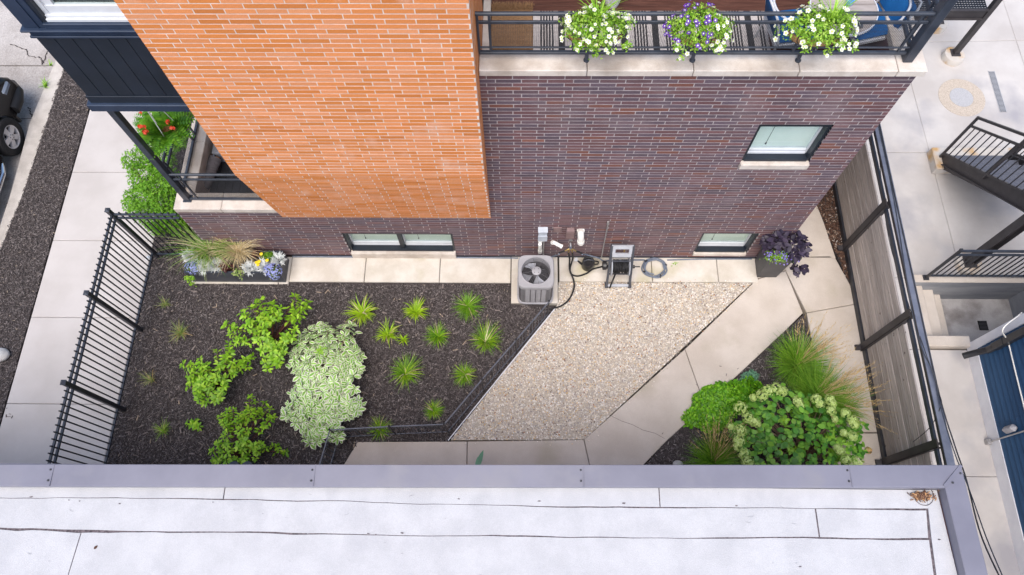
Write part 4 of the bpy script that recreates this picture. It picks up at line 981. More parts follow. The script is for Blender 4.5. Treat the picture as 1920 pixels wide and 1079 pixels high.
# wall boxes, vents, tap
def wq(x, y, Y=-.06): return GY(x, y, Y)
eb = thing('disconnect_box', 'pale grey electrical disconnect box on the brick above the air conditioner', 'electric box', (.31, 0, .82))
MB().bbox(.24, .385, -.085, -.004, .84, 1.16, .008).build('box', m_elec, eb); MB().bbox(.235, .39, -.10, -.0855, .83, 1.02, .005).bbox(.232, .393, -.105, -.004, 1.161, 1.175, .003).build('cover', m_elec, eb)
MB().tube([(.335, -.05, .84), (.337, -.05, .35), (.345, -.08, .25), (.35, -.2, .2)], .014, 8).build('conduit', m_galv, eb, True)
t = tag(MB().bbox(.485, .625, -.03, -.004, 1.03, 1.19, .006).build('outlet_cover', m_mauve), 'flat brown outlet cover plate on the brick left of the brown weatherproof box', 'cover plate')
MB().bbox(.51, .60, -.036, -.0305, 1.06, 1.16, .003).build('flap', m_mauve, t, at=(0, 0, 0))
t = thing('weatherproof_box', 'projecting brown weatherproof outlet box on the dark brick', 'electric box', (.765, 0, .9))
MB().bbox(.70, .83, -.075, -.004, .90, 1.17, .01).build('box', m_mauve, t); MB().bbox(.695, .835, -.088, -.0755, .91, 1.16, .006).build('lid', m_mauve, t); MB().tube([(.77, -.03, .9), (.775, -.03, .79)], .013, 8).build('conduit', m_mauve, t, True)
def pvc(lab, pts, r, cat='vent pipe'):
    t = thing('vent_pipe', lab, cat, tuple(pts[0])); P = np.array(pts)
    MB().tube(P, r, 16).build('pipe', m_pvc, t, True)
    MB().tube([P[0], P[0] + (P[1] - P[0]) * .35], r * 1.18, 16).build('collar', m_pvc, t, True)
    e = P[-1] + (P[-1] - P[-2]) * .02; MB().tube([P[-1] - (P[-1] - P[-2]) * .30, e], r * 1.16, 16).build('end_socket', m_pvc, t, True)
pvc('short white plastic pipe turning down the wall behind the air conditioner', [wq(1013, 452, .0), wq(1013, 453, -.05), wq(1012.5, 458, -.075), wq(1012.5, 473, -.075)], .032)
pvc('white plastic vent pipe angled out of the brick below the brown cover plate', [wq(1036, 455, -.02), wq(1039, 455, -.07), wq(1046, 459, -.10), wq(1054, 463, -.13)], .034)
pvc('thick white plastic vent pipe standing off the wall beside the weatherproof box', [wq(1089, 432, -.0), wq(1089, 436, -.06), wq(1089, 442, -.09), wq(1089, 455, -.10)], .054)
hb = thing('hose_tap', 'wall tap with a brass hose splitter and dark connectors', 'tap', tuple(wq(1070, 458, 0)))
tp = wq(1070, 462, -.09)
MB().tube([wq(1070, 456, 0), wq(1070, 457, -.06), tp], .016, 10).lathe([(.035, -.012), (.035, 0)], (tp[0], -.004, tp[2] + .06), 16, axis='y').build('tap_body', m_galv, hb, True)
MB().tube([tp, tp + (0, -.01, -.06)], .024, 10).build('connector', m_bluehose, hb, True)
sp = tp + (0, -.012, -.07)
for dx, dz in ((-.09, -.05), (-.03, -.1), (.04, -.1), (.10, -.06)): MB().tube([sp, sp + (dx * .5, -.01, dz * .3), sp + (dx, -.02, dz)], .013, 8).build('splitter_arm', m_brass, hb, True)
for dx, dz, ex, ez in ((-.09, -.05, -.10, -.06), (.10, -.06, .11, -.07)): MB().tube([sp + (dx, -.02, dz), sp + (dx + ex, -.03, dz + ez)], .016, 8).build('connector', m_blackpl, hb, True)
def hose(lab, pts, r, m, n=40, name='garden_hose', cat='hose'): return tag(MB().tube(sag(pts, n), r, 8).build(name, m, None, True), lab, cat)
hose('blue grey hose sagging from the tap towards the air conditioner', [sp + (-.19, -.05, -.11), wq(1046, 478, -.06), wq(1030, 483, -.05), wq(1022, 484, -.04)], .013, m_bluehose, 20)
hose('blue grey hose running from the tap past the watering can to the hose reel', [sp + (.21, -.05, -.13), wq(1098, 478, -.09), wq(1122, 484, -.10), (1.42, -.12, .1), (1.6, -.07, .03), (2.15, -.06, .03)], .013, m_bluehose, 30)
hose('long black hose looping from the tap across the gravel to the mulch edge', [sp + (-.03, -.03, -.1), wq(1068, 485, -.12), G(1068, 505, .2), G(1076, 528, .06), G(1075, 545, .02), G(1066, 563, .02), G(1052, 574, .02), G(1036, 579, .02), G(1028, 580, .02)], .015, m_rubber, 44)
hose('black hose curving from the tap over the slab into the side of the hose reel', [sp + (.04, -.03, -.1), wq(1074, 485, -.12), G(1069, 503, .15), G(1071, 514, .04), G(1083, 518, .03), G(1100, 513, .05), G(1112, 505, .16), G(1130, 500, .33)], .015, m_rubber, 40)
tag(MB().tube([(-4.15, -.035, .03), (-2.5, -.032, .03), (-1, -.034, .03), (-.1, -.04, .035)], .013, 8).build('irrigation_pipe', m_bluehose, None, True), 'thin blue grey pipe lying along the foot of the wall under the paired basement window', 'pipe')
tag(MB().tube([(2.55, -.06, .03), (3.2, -.035, .028), (4.05, -.03, .028)], .012, 8).build('irrigation_pipe', m_bluehose, None, True), 'thin blue grey pipe along the wall from the coiled hose to the tall planter', 'pipe')
coil = []
cc = G(1227, 503, .03)
for k in range(150):
    a = k * 2 * math.pi / 40; r = .205 + .018 * math.sin(k * .37) - .012 * (k // 40); coil.append((cc[0] + r * math.cos(a), cc[1] + r * .92 * math.sin(a), .026 + .014 * (k // 40)))
ch = tag(MB().tube(coil, .013, 8).build('coiled_hose', m_bluehose, None, True), 'coil of blue grey hose lying in a ring on the wall slab', 'hose')
for a in (.3, 2.4, 3.6, 5.2):
    x, y = cc[0] + .197 * math.cos(a), cc[1] + .182 * math.sin(a); MB().lathe([(.036, -.008), (.036, .008)], (x, y, .045), 10, axis='x' if abs(math.sin(a)) > .7 else 'y').build('tie', m_black, ch)
tag(MB().tube([wq(1140, 420, -.03), wq(1133, 455, -.05), wq(1128, 482, -.10)], .011, 8).lathe([(.02, -.03), (.02, .05)], tuple(wq(1140, 419, -.03)), 10).build('thin_conduit', m_galv, None, True), 'thin grey conduit rod with a pale cap up the brick behind the hose reel', 'conduit')
# watering can
wc = thing('watering_can', 'black plastic watering can with a white rose on its spout', 'watering can', tuple(G(1102, 500, .012)))
wx, wy, _ = G(1102, 499, .012)
MB().lathe([(.105, .012), (.115, .03), (.108, .19), (.098, .215), (.095, .22), (.070, .215), (.066, .16), (.001, .155)], (wx, wy, 0), 28).build('body', m_blackpl, wc, True)
MB().tube([(wx - .09, wy - .01, .08), (wx - .15, wy, .15), (wx - .20, wy + .012, .22)], [.026, .018, .014], 10).build('spout', m_blackpl, wc, True)
MB().tube([(wx - .20, wy + .012, .215), (wx - .225, wy + .018, .245)], [.018, .04], 16).build('rose', m_wht, wc, True)
MB().tube(sag([(wx + .10, wy + .0, .06), (wx + .17, wy, .10), (wx + .165, wy, .19), (wx + .09, wy, .225)], 16), .013, 8).build('handle', m_blackpl, wc, True)
MB().tube(sag([(wx - .085, wy, .215), (wx - .03, wy, .27), (wx + .04, wy, .265), (wx + .09, wy, .22)], 14), .011, 8).build('carry_handle', m_reeld, wc, True)
# hose reel
hr = thing('hose_reel', 'grey wheeled hose reel cart wound with black hose', 'hose reel', (1.65, -.35, 0))
x0, x1 = 1.455, 1.855
for x, dx in ((x0, .02), (x1, -.02)):
    MB().bar((x, -.56, .03), (x + dx, -.17, .84), .036, .055).build('side_frame', m_reeld, hr)
    MB().bar((x, -.16, .03), (x + dx * .4, -.40, .40), .03, .045).build('rear_leg', m_reeld, hr)
    MB().bbox(x - .03, x + .03, -.60, -.50, .006, .05, .006).build('foot', m_reeld, hr)
MB().bbox(x0 + .02, x1 - .02, -.585, -.535, .02, .06, .008).build('cross_bar', m_reelg, hr)
MB().bar((x0 + .02, -.33, .55), (x1 - .02, -.33, .55), .02, .03).bar((x0 + .02, -.44, .27), (x1 - .02, -.44, .27), .02, .03).build('cross_bar', m_reeld, hr)
ud = np.array([0, .39, .81]); ud /= np.linalg.norm(ud); nd = np.array([0, -ud[2], ud[1]])
def onfr(x, s, o=0): p = np.array([0, -.56, .03]) + ud * s + nd * o; return (x, p[1], p[2])
for s0, s1_, xa, xb in ((.66, .73, x0 + .04, x1 - .04), (.83, .90, x0 + .02, x1 - .02), (.73, .83, x0 + .035, x0 + .085), (.73, .83, x1 - .085, x1 - .035)):
    V = [onfr(x, s, o) for x in (xa, xb) for s in (s0, s1_) for o in (-.015, .02)]
    MB().add(V, [(0, 1, 3, 2), (4, 6, 7, 5), (0, 4, 5, 1), (2, 3, 7, 6), (0, 2, 6, 4), (1, 5, 7, 3)]).build('handle_panel', m_reelg, hr)
MB().bar(onfr(1.69, .76), onfr(1.69, .83), .02, .02).build('latch', m_brass, hr)
cy, cz = -.36, .40
for x in (x0 + .05, x1 - .05): MB().lathe([(.03, x - .008), (.155, x - .008), (.16, x), (.155, x + .008), (.03, x + .008)], (0, cy, cz), 30, axis='x').build('flange', m_reelg, hr, True)
MB().lathe([(.06, x0 + .06), (.06, x1 - .06)], (0, cy, cz), 20, axis='x').build('drum', m_reeld, hr, True)
for layer, r in ((0, .085), (1, .112)):
    for k in range(9 - layer):
        x = x0 + .075 + (k + .5 * layer) * .030
        if k == 4 and layer: continue
        P = [(x + .010 * math.sin(t * 2 + k), cy + (r + .004 * math.sin(k * 3 + t)) * math.cos(t), cz + r * math.sin(t)) for t in np.linspace(0, 2 * math.pi, 25)]
        MB().tube(P, .0135, 7, caps=False).build('hose_turn', m_rubber, hr, True)
MB().lathe([(.075, x0 - .10), (.08, x0 - .09), (.08, x0 - .04), (.04, x0 - .02)], (0, cy + .02, cz), 20, axis='x').build('hose_inlet', m_blackpl, hr, True)
MB().lathe([(.03, x1 + .02), (.03, x1 + .05)], (0, cy, cz), 14, axis='x').tube([(x1 + .04, cy, cz), (x1 + .14, cy, cz + .0)], .012, 8).build('crank', m_blackpl, hr, True)
MB().tube([G(1154, 514, .28), G(1148, 528, .12), G(1143, 541, .03)], .014, 8).build('hose_end', m_rubber, hr, True)

# ============================================================ RIGHT-HAND YARD
# near footing and post; stair flight with railing
st = thing('steel_stair', 'dark steel outdoor stair flight with picket railing rising from a concrete block', 'stairs', (8.3, 1.9, 0))
SX0, SX1 = 7.74, 8.95; sy0, sz0, sl = 1.93, .22, .915
def stz(y): return sz0 + (sy0 - y) * sl
yend = -.25
for x in (SX0, SX1):
    p = [(x, 2.03, sz0 - .16), (x, 2.03, sz0 + .06), (x, yend, stz(yend) + .10), (x, yend, stz(yend) - .20), (x, 1.86, sz0 - .16)]
    MB().add([(a - .012, b_, c) for a, b_, c in p] + [(a + .012, b_, c) for a, b_, c in p], [(0, 1, 2, 3, 4), (9, 8, 7, 6, 5)] + [(i, 5 + i, 5 + (i + 1) % 5, (i + 1) % 5) for i in range(5)]).build('stringer', m_brown_stl, st)
    sgn = 1 if x == SX0 else -1
    MB().bar((x + sgn * .025, 2.03, sz0 + .055), (x + sgn * .025, yend, stz(yend) + .095), .06, .012).bar((x - sgn * .02, 2.0, sz0 - .165), (x - sgn * .02, yend, stz(yend) - .205), .07, .012).build('flange', m_brown_stl, st)
for k in range(9):
    y1 = 2.0 - k * .24; z = sz0 + .03 + k * .22 * 1.0
    m_tr = m_grate if False else None
    tr_ = MB().bbox(SX0 + .045, SX1 - .045, y1 - .27, y1, z - .03, z, .004).build('tread', M('tread_plate_%d' % k, (.115, .12, .145), (.165, .17, .20), 60, rough=.5, metal=.3, bump=.8, bscale=70) if k == 0 else bpy.data.materials['tread_plate_0'], st)
    MB().box(SX0 + .045, SX1 - .045, y1 - .27, y1 - .262, z, z + .19).build('riser', bpy.data.materials['tread_plate_0'], st)
bpy.data.materials['tread_plate_0'].name = 'tread_plate'
def stair_rail(x, ya):
    hs = (.16, 1.02, 1.25)
    ps = [ya, ya - 1.02, ya - 2.0]
    for y in ps: MB().bbox(x - .02, x + .02, y - .02, y + .02, stz(y) + .03, stz(y) + 1.27, .003).build('post', m_brown_stl, st)
    for h, w_ in zip(hs, (.035, .03, .045)): MB().bar((x, ya, stz(ya) + h), (x, yend, stz(yend) + h), w_, .04).build('rail', m_brown_stl, st)
    n = 17
    for k in range(1, n):
        y = ya - k * .122
        if y > yend + .03: MB().box(x - .007, x + .007, y - .007, y + .007, stz(y) + .16, stz(y) + 1.02).build('baluster', m_black, st)
stair_rail(SX0 - .03, 2.0); stair_rail(SX1 + .03, 2.0)
cbk = tag(MB().bbox(7.60, 9.1, 1.745, 2.21, 0, .20, .012).build('stair_footing', m_rusty), 'rust stained concrete block under the foot of the steel stair', 'footing')
def footing(x, y, h, label, r=.2):
    t = tag(MB().lathe([(r + .01, -.05), (r, h - .015), (r - .012, h)], (x, y, 0), 26).build('column_footing', m_rusty, None, True), label, 'footing')
footing(8.56, 4.44, .13, 'round concrete footing under the nearer post of the steel landing')
footing(8.41, 5.27, .13, 'round concrete footing half hidden below the steel landing beam')
footing(7.83, -.10, .10, 'round rust stained concrete footing behind the stairwell railing', .22)
sl_ = thing('steel_landing', 'dark steel landing on posts with a grated deck behind the corner post', 'landing', (8.2, 5, 0))
for x, y in ((8.57, 4.47), (8.42, 5.29)):
    MB().bbox(x - .09, x + .09, y - .09, y + .09, .13, .145, .003).build('base_plate', m_brown_stl, sl_); MB().bbox(x - .05, x + .05, y - .05, y + .05, .145, 2.4, .004).build('post', m_brown_stl, sl_)
MB().box(7.2, 8.52, 4.44, 4.455, 1.10, 1.34).box(7.2, 8.52, 4.40, 4.44, 1.325, 1.34).box(7.2, 8.52, 4.40, 4.44, 1.10, 1.115).build('beam', m_brown_stl, sl_)
b = MB()
for k in range(22): b.box(7.2, 8.5, 4.47 + k * .05, 4.478 + k * .05, 1.30, 1.335)
for k in range(27): b.box(7.2 + k * .05, 7.206 + k * .05, 4.46, 5.6, 1.296, 1.325)
b.build('grating', m_blue_blk, sl_)
pl_ = thing('stair_support_post', 'thick dark steel post standing on a round footing behind the stairwell railing', 'post', (7.83, -.10, .1))
MB().bbox(7.72, 7.94, -.21, .01, .10, .115, .003).build('base_plate', m_brown_stl, pl_); MB().box(7.75, 7.765, -.17, -.03, .115, 2.3).box(7.895, 7.91, -.17, -.03, .115, 2.3).box(7.765, 7.895, -.107, -.093, .115, 2.3).build('steel_section', m_brown_stl, pl_)
sr = thing('stairwell_railing', 'low black picket railing standing on the kerb of the sunken stairwell', 'railing', (7.9, -.42, .12))
ry = -.415; rx0 = 6.985
MB().bbox(rx0 - .05, rx0 + .05, ry - .05, ry + .05, .128, .138, .002).build('base_plate', m_black, sr)
MB().bbox(rx0 - .02, rx0 + .02, ry - .02, ry + .02, .138, 1.22, .003).box(rx0 - .026, rx0 + .026, ry - .026, ry + .026, 1.22, 1.245).build('post', m_black, sr)
MB().bbox(8.78, 8.82, ry - .02, ry + .02, .128, 1.22, .003).build('post', m_black, sr)
for z, h in ((1.20, .045), (1.06, .03), (.22, .03)): MB().bbox(rx0 + .02, 8.78, ry - .017, ry + .017, z - h / 2, z + h / 2, .003).build('rail', m_blue_blk, sr)
for k in range(1, 17): MB().box(rx0 + k * .107 - .008, rx0 + k * .107 + .008, ry - .008, ry + .008, .22, 1.06).build('picket', m_black, sr)
# blue house
bh = thing('blue_house', 'blue house wall of lap siding with white base and corner boards', 'house', (7.5, -5, 0))
HXx = 7.505; sk = .018                                # the wall line splays slightly
MB().box(7.55, 14, -14, -1.72, -.8, 3.1).build('wall', m_blue_sid, bh)
k = 0; z = .27
while z < 2.9:
    for ya, yc in ((-1.72, -4.2), (-4.2, -6.9), (-6.9, -10)) if k % 2 else ((-1.72, -3.0), (-3.0, -5.6), (-5.6, -10)):
        MB().add([(HXx - .020, ya, z), (HXx - .020, yc + .002, z), (HXx + .006, yc + .002, z + .125), (HXx + .006, ya, z + .125), (HXx + .05, ya, z), (HXx + .05, yc + .002, z), (HXx + .05, yc + .002, z + .125), (HXx + .05, ya, z + .125)],
                 [(0, 3, 2, 1), (0, 1, 5, 4), (2, 3, 7, 6), (0, 4, 7, 3), (1, 2, 6, 5)]).build('siding_board', m_blue_sid, bh)
    z += .12; k += 1
MB().bbox(HXx - .03, HXx + .05, -10, -1.74, -.02, .265, .006).build('base_board', m_trimw, bh)
MB().bbox(HXx - .03, HXx + .07, -1.74, -1.59, .0, 3.1, .006).build('corner_board', m_trimw, bh)
ds = thing('downspout', 'black rain downspout with an elbow at the corner of the blue house', 'downspout', (7.4, -1.86, .1))
P = [G(1806, 668, .32), (7.32, -1.875, .45), (7.43, -1.875, .62)]
MB().tube(sag(P, 10), .052, 14).build('elbow', m_bluehose if False else m_blackpl, ds, True)
MB().tube([(7.432, -1.875, .60), (7.436, -1.875, .76)], .058, 14).build('coupling', m_blackpl, ds, True)
MB().bbox(7.385, 7.49, -1.93, -1.82, .75, 3.0, .008).build('pipe', m_blackpl, ds)
MB().bbox(7.378, 7.497, -1.937, -1.813, 1.02, 1.045, .003).build('bracket', m_blackpl, ds)
tag(MB().tube(sag([(7.47, -1.58, 1.5), (7.46, -1.60, 1.42), GY(1880, 618, -1.8), (7.47, -1.9, 1.05), (7.475, -2.4, 1.03), (7.475, -4.0, 1.0)], 30), .010, 8).build('white_cable', m_pvc, None, True), 'white cable running level along the blue siding past the downspout', 'cable')
lm = thing('wall_light', 'oblong pale grey wall light on a vertical conduit on the blue siding', 'light', (7.47, -3.2, .6))
lz = [float(v) for v in (.03, .10)]
ly = -3.235
MB().tube([(7.455, ly, .02), (7.455, ly, 1.4)], .012, 8).build('conduit', m_galv, lm, True)
MB().bbox(7.40, 7.475, ly - .045, ly + .045, -.0, .10, .01).build('junction_box', m_galv, lm)
MB().bbox(7.36, 7.48, ly + .03, ly + .135, .52, .80, .045).build('lamp_head', m_acl, lm, True)
# ============================================================ CAR at the kerb
car = thing('parked_car', 'black parked car with a silver alloy wheel at the kerb', 'car', (-10.6, 1.4, -.14))
gz = -.14; cxx = -9.80
wyc, wzc, wr = 2.36, gz + .37, .365
prof = []                                             # side outline (y,z) with a wheel arch
body = [(3.42, gz + .42), (3.46, gz + .55), (3.42, gz + .80), (3.30, gz + .95), (2.9, gz + 1.02), (1.9, gz + 1.08), (.9, gz + 1.10), (-1.4, gz + 1.08), (-1.55, gz + .7), (-1.5, gz + .42), (1.6, gz + .38)]
arch = [(wyc - .45 * math.cos(t), wzc + .45 * math.sin(t)) for t in np.linspace(.05, math.pi - .05, 14)]
out = body + arch
def shell(x_in, x_out, scale_in=1):
    n = len(out); V = []
    for x, k in ((x_out, .962), (x_out - .018, .98), (x_out - .06, .995), (x_out - .16, 1.0), (x_in, .985)):
        for y, z in out: V.append((x - max(0, z - gz - .75) ** 1.5 * .8, (y - 1) * k + 1, gz + .7 + (z - gz - .7) * (k if z > gz + .6 else 1)))
    return V, [tuple(range(n))[::-1]] + [(j * n + i, j * n + (i + 1) % n, (j + 1) * n + (i + 1) % n, (j + 1) * n + i) for j in range(4) for i in range(n)]
MB().add(*shell(-11.5, cxx)).build('body', m_car, car, True)
MB().add([(cxx - .30, 2.5, gz + 1.05), (cxx - .55, 1.6, gz + 1.62), (cxx - .55, -1.0, gz + 1.66), (cxx - .30, -1.4, gz + 1.05), (-11.2, 2.5, gz + 1.05), (-11.0, 1.6, gz + 1.62), (-11.0, -1.0, gz + 1.66), (-11.2, -1.4, gz + 1.05)],
         [(0, 1, 2, 3), (7, 6, 5, 4), (0, 4, 5, 1), (1, 5, 6, 2), (2, 6, 7, 3)]).build('cabin', m_car, car)
MB().tube([(-11.4, 3.50, gz + .5), (-10.3, 3.50, gz + .5), (-10.0, 3.46, gz + .5), (cxx - .06, 3.32, gz + .5), (cxx + .0, 3.10, gz + .5), (cxx - .01, 2.88, gz + .5)], .11, 14).build('bumper', m_carpl, car, True)
MB().bbox(cxx - .08, cxx - .002, 3.0, 3.30, gz + .74, gz + .86, .03).build('side_light', M('smoky_lens', (.16, .19, .24), (.22, .25, .3), 4, rough=.15, spec=.6), car, True)
MB().bbox(cxx - .20, cxx - .02, 2.80, 2.86, gz + .20, gz + .42, .012).build('mud_flap', m_blackpl, car, True)
MB().tube([(cxx - .25, 1.9, gz + .36), (cxx - .02, 1.75, gz + .33), (cxx + .05, 1.55, gz + .33), (cxx + .05, -.9, gz + .33)], .05, 12).build('side_step', m_chrome, car, True)
wh = MB().lathe([(.20, cxx - .19), (.30, cxx - .20), (.35, cxx - .17), (.365, cxx - .12), (.365, cxx - .02), (.352, cxx + .025), (.30, cxx + .045), (.232, cxx + .03), (.225, cxx + .02), (.222, cxx - .06)], (0, wyc, wzc), 44, axis='x', caps=False).build('wheel', m_tyre, car, True)
b = MB().lathe([(.225, cxx - .06), (.228, cxx + .02), (.222, cxx + .027), (.205, cxx + .018), (.20, cxx - .05)], (0, wyc, wzc), 40, axis='x', caps=False).lathe([(.06, cxx - .04), (.075, cxx + .012), (.065, cxx + .022), (.03, cxx + .026)], (0, wyc, wzc), 24, axis='x')
for k in range(5):
    a = k * 2 * math.pi / 5 + .3; u = np.array([0, math.cos(a), math.sin(a)]); v = np.array([0, -math.sin(a), math.cos(a)]); o = np.array([0, wyc, wzc])
    V = [o + u * r + v * s * w_ + np.array([x, 0, 0]) for x, f in ((cxx + .018, 1), (cxx - .03, 1)) for r, w_ in ((.05, .042), (.212, .058)) for s in (-1, 1)]
    b.add(V, [(0, 1, 3, 2), (4, 6, 7, 5), (0, 4, 5, 1), (1, 5, 7, 3), (3, 7, 6, 2), (2, 6, 4, 0)])
b.build('rim', m_rim, wh, True)
MB().lathe([(.2, cxx - .07), (.2, cxx - .068)], (0, wyc, wzc), 30, axis='x').build('brake_disc', m_carpl, wh)
for k in range(5):
    a = k * 2 * math.pi / 5; MB().lathe([(.011, cxx + .015), (.011, cxx + .026)], (0, wyc + .045 * math.cos(a), wzc + .045 * math.sin(a)), 8, axis='x').build('lug_nut', m_hole, wh)

# ============================================================ UPPER TERRACE FURNISHINGS
FZ = 4.62
rg = tag(MB().box(.10, 3.02, .655, 1.285, FZ + .001, FZ + .007).build('striped_rug', m_rug_l), 'long pale rug with black stripes along the terrace railing', 'rug')
x = .19
while x < 2.95:
    b = MB()
    for k in range(5):
        if x + k * .036 < 2.98: b.box(x + k * .036, x + k * .036 + .020, .655, 1.285, FZ + .0071, FZ + .0085)
    if x + .30 < 2.98: b.box(x + .225, x + .305, .655, 1.285, FZ + .0071, FZ + .0085)
    b.build('stripe', m_rug_d, rg, at=(0, 0, 0)); x += .39
cm = tag(MB().bbox(-.425, .095, .66, 1.36, FZ + .001, FZ + .03, .006).build('door_mat', m_coir), 'shaggy brown coir mat at the end of the striped rug', 'mat')
V, lo, st_, _, _ = blades((0, 0, 0), 700, .001, .06, .5, 1.3, .006, 3)
Vb = V.reshape(700, -1, 3); Vb[:, :, 0] += rng.uniform(-.42, .09, 700)[:, None]; Vb[:, :, 1] += rng.uniform(1.28, 1.37, 700)[:, None]; Vb[:, :, 2] += FZ + .02
link('mat_fringe', mesh_np('mat_fringe', Vb.reshape(-1, 3), lo, st_, [m_coir]), cm)['kind'] = 'stuff'
tcx, tcy, tz = 3.63, .66, 5.33
tb = thing('bistro_table', 'round bistro table with a pale wooden slat top', 'table', (tcx, tcy, FZ))
R_ = .385
for k in range(7):
    ya = tcy - R_ + .02 + k * .106; yc_ = ya + .102; h = lambda y: math.sqrt(max(.0004, (R_ - .014) ** 2 - (y - tcy) ** 2))
    ys = np.linspace(max(ya, tcy - R_ + .016), min(yc_, tcy + R_ - .016), 6)
    MB().prism([(tcx - h(y), y) for y in ys] + [(tcx + h(y), y) for y in ys[::-1]], tz - .02, tz).build('top_slat', m_tabl, tb)
MB().lathe([(R_ - .012, tz - .028), (R_, tz - .028), (R_ + .003, tz - .01), (R_, tz + .004), (R_ - .012, tz + .004), (R_ - .012, tz - .028)], (tcx, tcy, 0), 56, caps=False).build('top_rim', m_frame_g, tb, True)
for k in range(4):
    a = .8 + k * math.pi / 2; MB().tube([(tcx + .06 * math.cos(a), tcy + .06 * math.sin(a), tz - .03), (tcx + .30 * math.cos(a), tcy + .30 * math.sin(a), FZ + .01)], .013, 8).build('leg', m_frame_g, tb, True)
jr = thing('candle_jar', 'small blue glass jar standing on the bistro table', 'jar', (3.69, .72, tz))
MB().lathe([(.035, tz + .001), (.042, tz + .02), (.045, tz + .07), (.040, tz + .085), (.034, tz + .085), (.032, tz + .03)], (3.69, .72, 0), 20).build('jar', m_jar, jr, True)
db = tag(MB().bbox(3.70, 3.79, .36, .42, tz + .005, tz + .035, .012).build('sunglasses_case', m_reeld, None, True), 'small dark case lying at the edge of the bistro table', 'case')
def chair(x, y, az, lab):
    t = thing('patio_chair', lab, 'chair', (x, y, FZ), 'blue cushioned chairs at the bistro table')
    c, s = math.cos(az), math.sin(az)
    W = lambda u, v, z: (x + u * c - v * s, y + u * s + v * c, FZ + z)   # u forward, v sideways
    def rbox(u0, u1, v0, v1, z0, z1, nm, m, lean=0):
        b_ = MB().bbox(u0, u1, v0, v1, z0, z1, .03); b_.v = [W(u - lean * (z - z0), v, z) for u, v, z in b_.v]; return b_.build(nm, m, t, True)
    rbox(-.23, .24, -.23, .23, .40, .47, 'seat_cushion', m_cushion)
    rbox(-.27, -.20, -.23, .23, .47, .80, 'back_cushion', m_cushion, .25)
    arc = [W(.22 * math.cos(a) * 1.15 - .06, .29 * math.sin(a), .66 + .10 * (1 - math.cos(a - math.pi)) * 0 + (.14 if abs(a - math.pi) < 1.0 else .04)) for a in np.linspace(.9, 2 * math.pi - .9, 22)]
    MB().tube(arc, .014, 8).build('arm_frame', m_frame_g, t, True)
    P = [W(-.24 - .04, v, .84) for v in np.linspace(-.24, .24, 6)]
    MB().tube([W(-.22, -.25, .42)] + [W(-.33, -.24, .78)] + [W(-.36, v, .84) for v in np.linspace(-.2, .2, 5)] + [W(-.33, .24, .78), W(-.22, .25, .42)], .014, 8).build('back_frame', m_frame_g, t, True)
    rbox(-.25, .25, -.25, .25, .37, .395, 'seat_frame', m_frame_g)
    for u, v in ((.21, .22), (.21, -.22), (-.21, .22), (-.21, -.22)): MB().tube([W(u, v, .38), W(u * 1.15, v * 1.1, .005)], .014, 8).build('leg', m_frame_g, t, True)
chair(4.03, .72, math.pi + .25, 'blue cushioned patio chair tucked between the bistro table and the corner post')
chair(3.12, .66, .15, 'blue cushioned patio chair half hidden behind the hanging flower basket')
po = thing('ribbed_pot', 'white ribbed pot standing on the brown deck behind the white flowers', 'pot', (1.09, 1.42, FZ))
MB().lathe([(.08, FZ)] + [(.085 + .05 * k / 12 + .004 * (k % 2), FZ + .02 + k * .022) for k in range(13)] + [(.145, FZ + .31), (.13, FZ + .31), (.12, FZ + .25)], (1.10, 1.40, 0), 32).build('pot', m_pot, po, True)
# lower balcony: bench, roll
tag(MB().bbox(-5.2, -4.55, 1.12, 1.9, 1.315, 1.60, .02).build('cushioned_bench', m_benchg, None, True), 'grey blue cushioned box bench on the small lower balcony', 'bench')
rl = thing('canvas_roll', 'thick grey canvas roll leaning on the black floor of the lower balcony', 'roll', (-5.0, .7, 1.4))
a_, b_ = G(382, 352, 1.42), G(404, 297, 1.50)
MB().tube([a_, a_ * .8 + b_ * .2, a_ * .4 + b_ * .6, b_], [.085, .10, .10, .105], 22).build('roll', m_roll, rl, True)
dv = (b_ - a_) / np.linalg.norm(b_ - a_); MB().tube([b_ - dv * .004, b_ + dv * .012], .108, 22).build('end_ring', m_chrome, rl, True)
mwh = tag(MB().lathe([(.115, -.02), (.13, -.01), (.13, .01), (.115, .02), (.085, .01), (.085, -.01), (.115, -.02)], (-5.13, 1.0, 1.44), 28, axis='x', caps=False).build('dark_ring', m_black, None, True), 'black ring leaning beside the canvas roll on the lower balcony', 'ring')

# ============================================================ PLANTS
def tuft(name, label, px, n, L, th0, th1, wd, mat, group=None, z=0., r0=.03, cat='grass', mats2=None, jit=.45, bias=None):
    c = G(px[0], px[1], z); c[2] = max(z - .01, -.01)
    V, l, s, _, _ = blades((0, 0, 0), n, r0, L, th0, th1, wd, 5, jit=jit)
    sh = V.reshape(n, -1, 3); lean = (rng.normal(0, .22, 2) if bias is None else np.array(bias)) * L; hz = np.clip(sh[:, :, 2:3] / L, 0, 1)
    sh[:, :, :2] += lean * hz ** 1.5; sh *= rng.uniform(.88, 1.15)
    q = rng.uniform(0, 1, n); mi = np.where(q < .28, 1, np.where(q > .93, 2, 0)).repeat(5)
    o = link(name, mesh_np(name, sh.reshape(-1, 3), l, s, [mat, mats2 or mat, g_dry if name != 'weed' else mat], mi, True), None, c)
    return tag(o, label, cat, group)
gg = 'golden grass clumps in the mulch bed'
tuft('golden_grass', 'bright golden green grass clump directly right of the top of the variegated plants', (681, 590), 120, .25, .5, 1.75, .020, g_br, gg)
tuft('golden_grass', 'compact bright golden green grass clump under the paired basement window', (780, 588), 130, .24, .5, 1.75, .020, g_br, gg)
tuft('golden_grass', 'straggling bright golden green grass clump with one tuft split off', (728, 630), 90, .25, .5, 1.75, .020, g_br, gg, r0=.05)
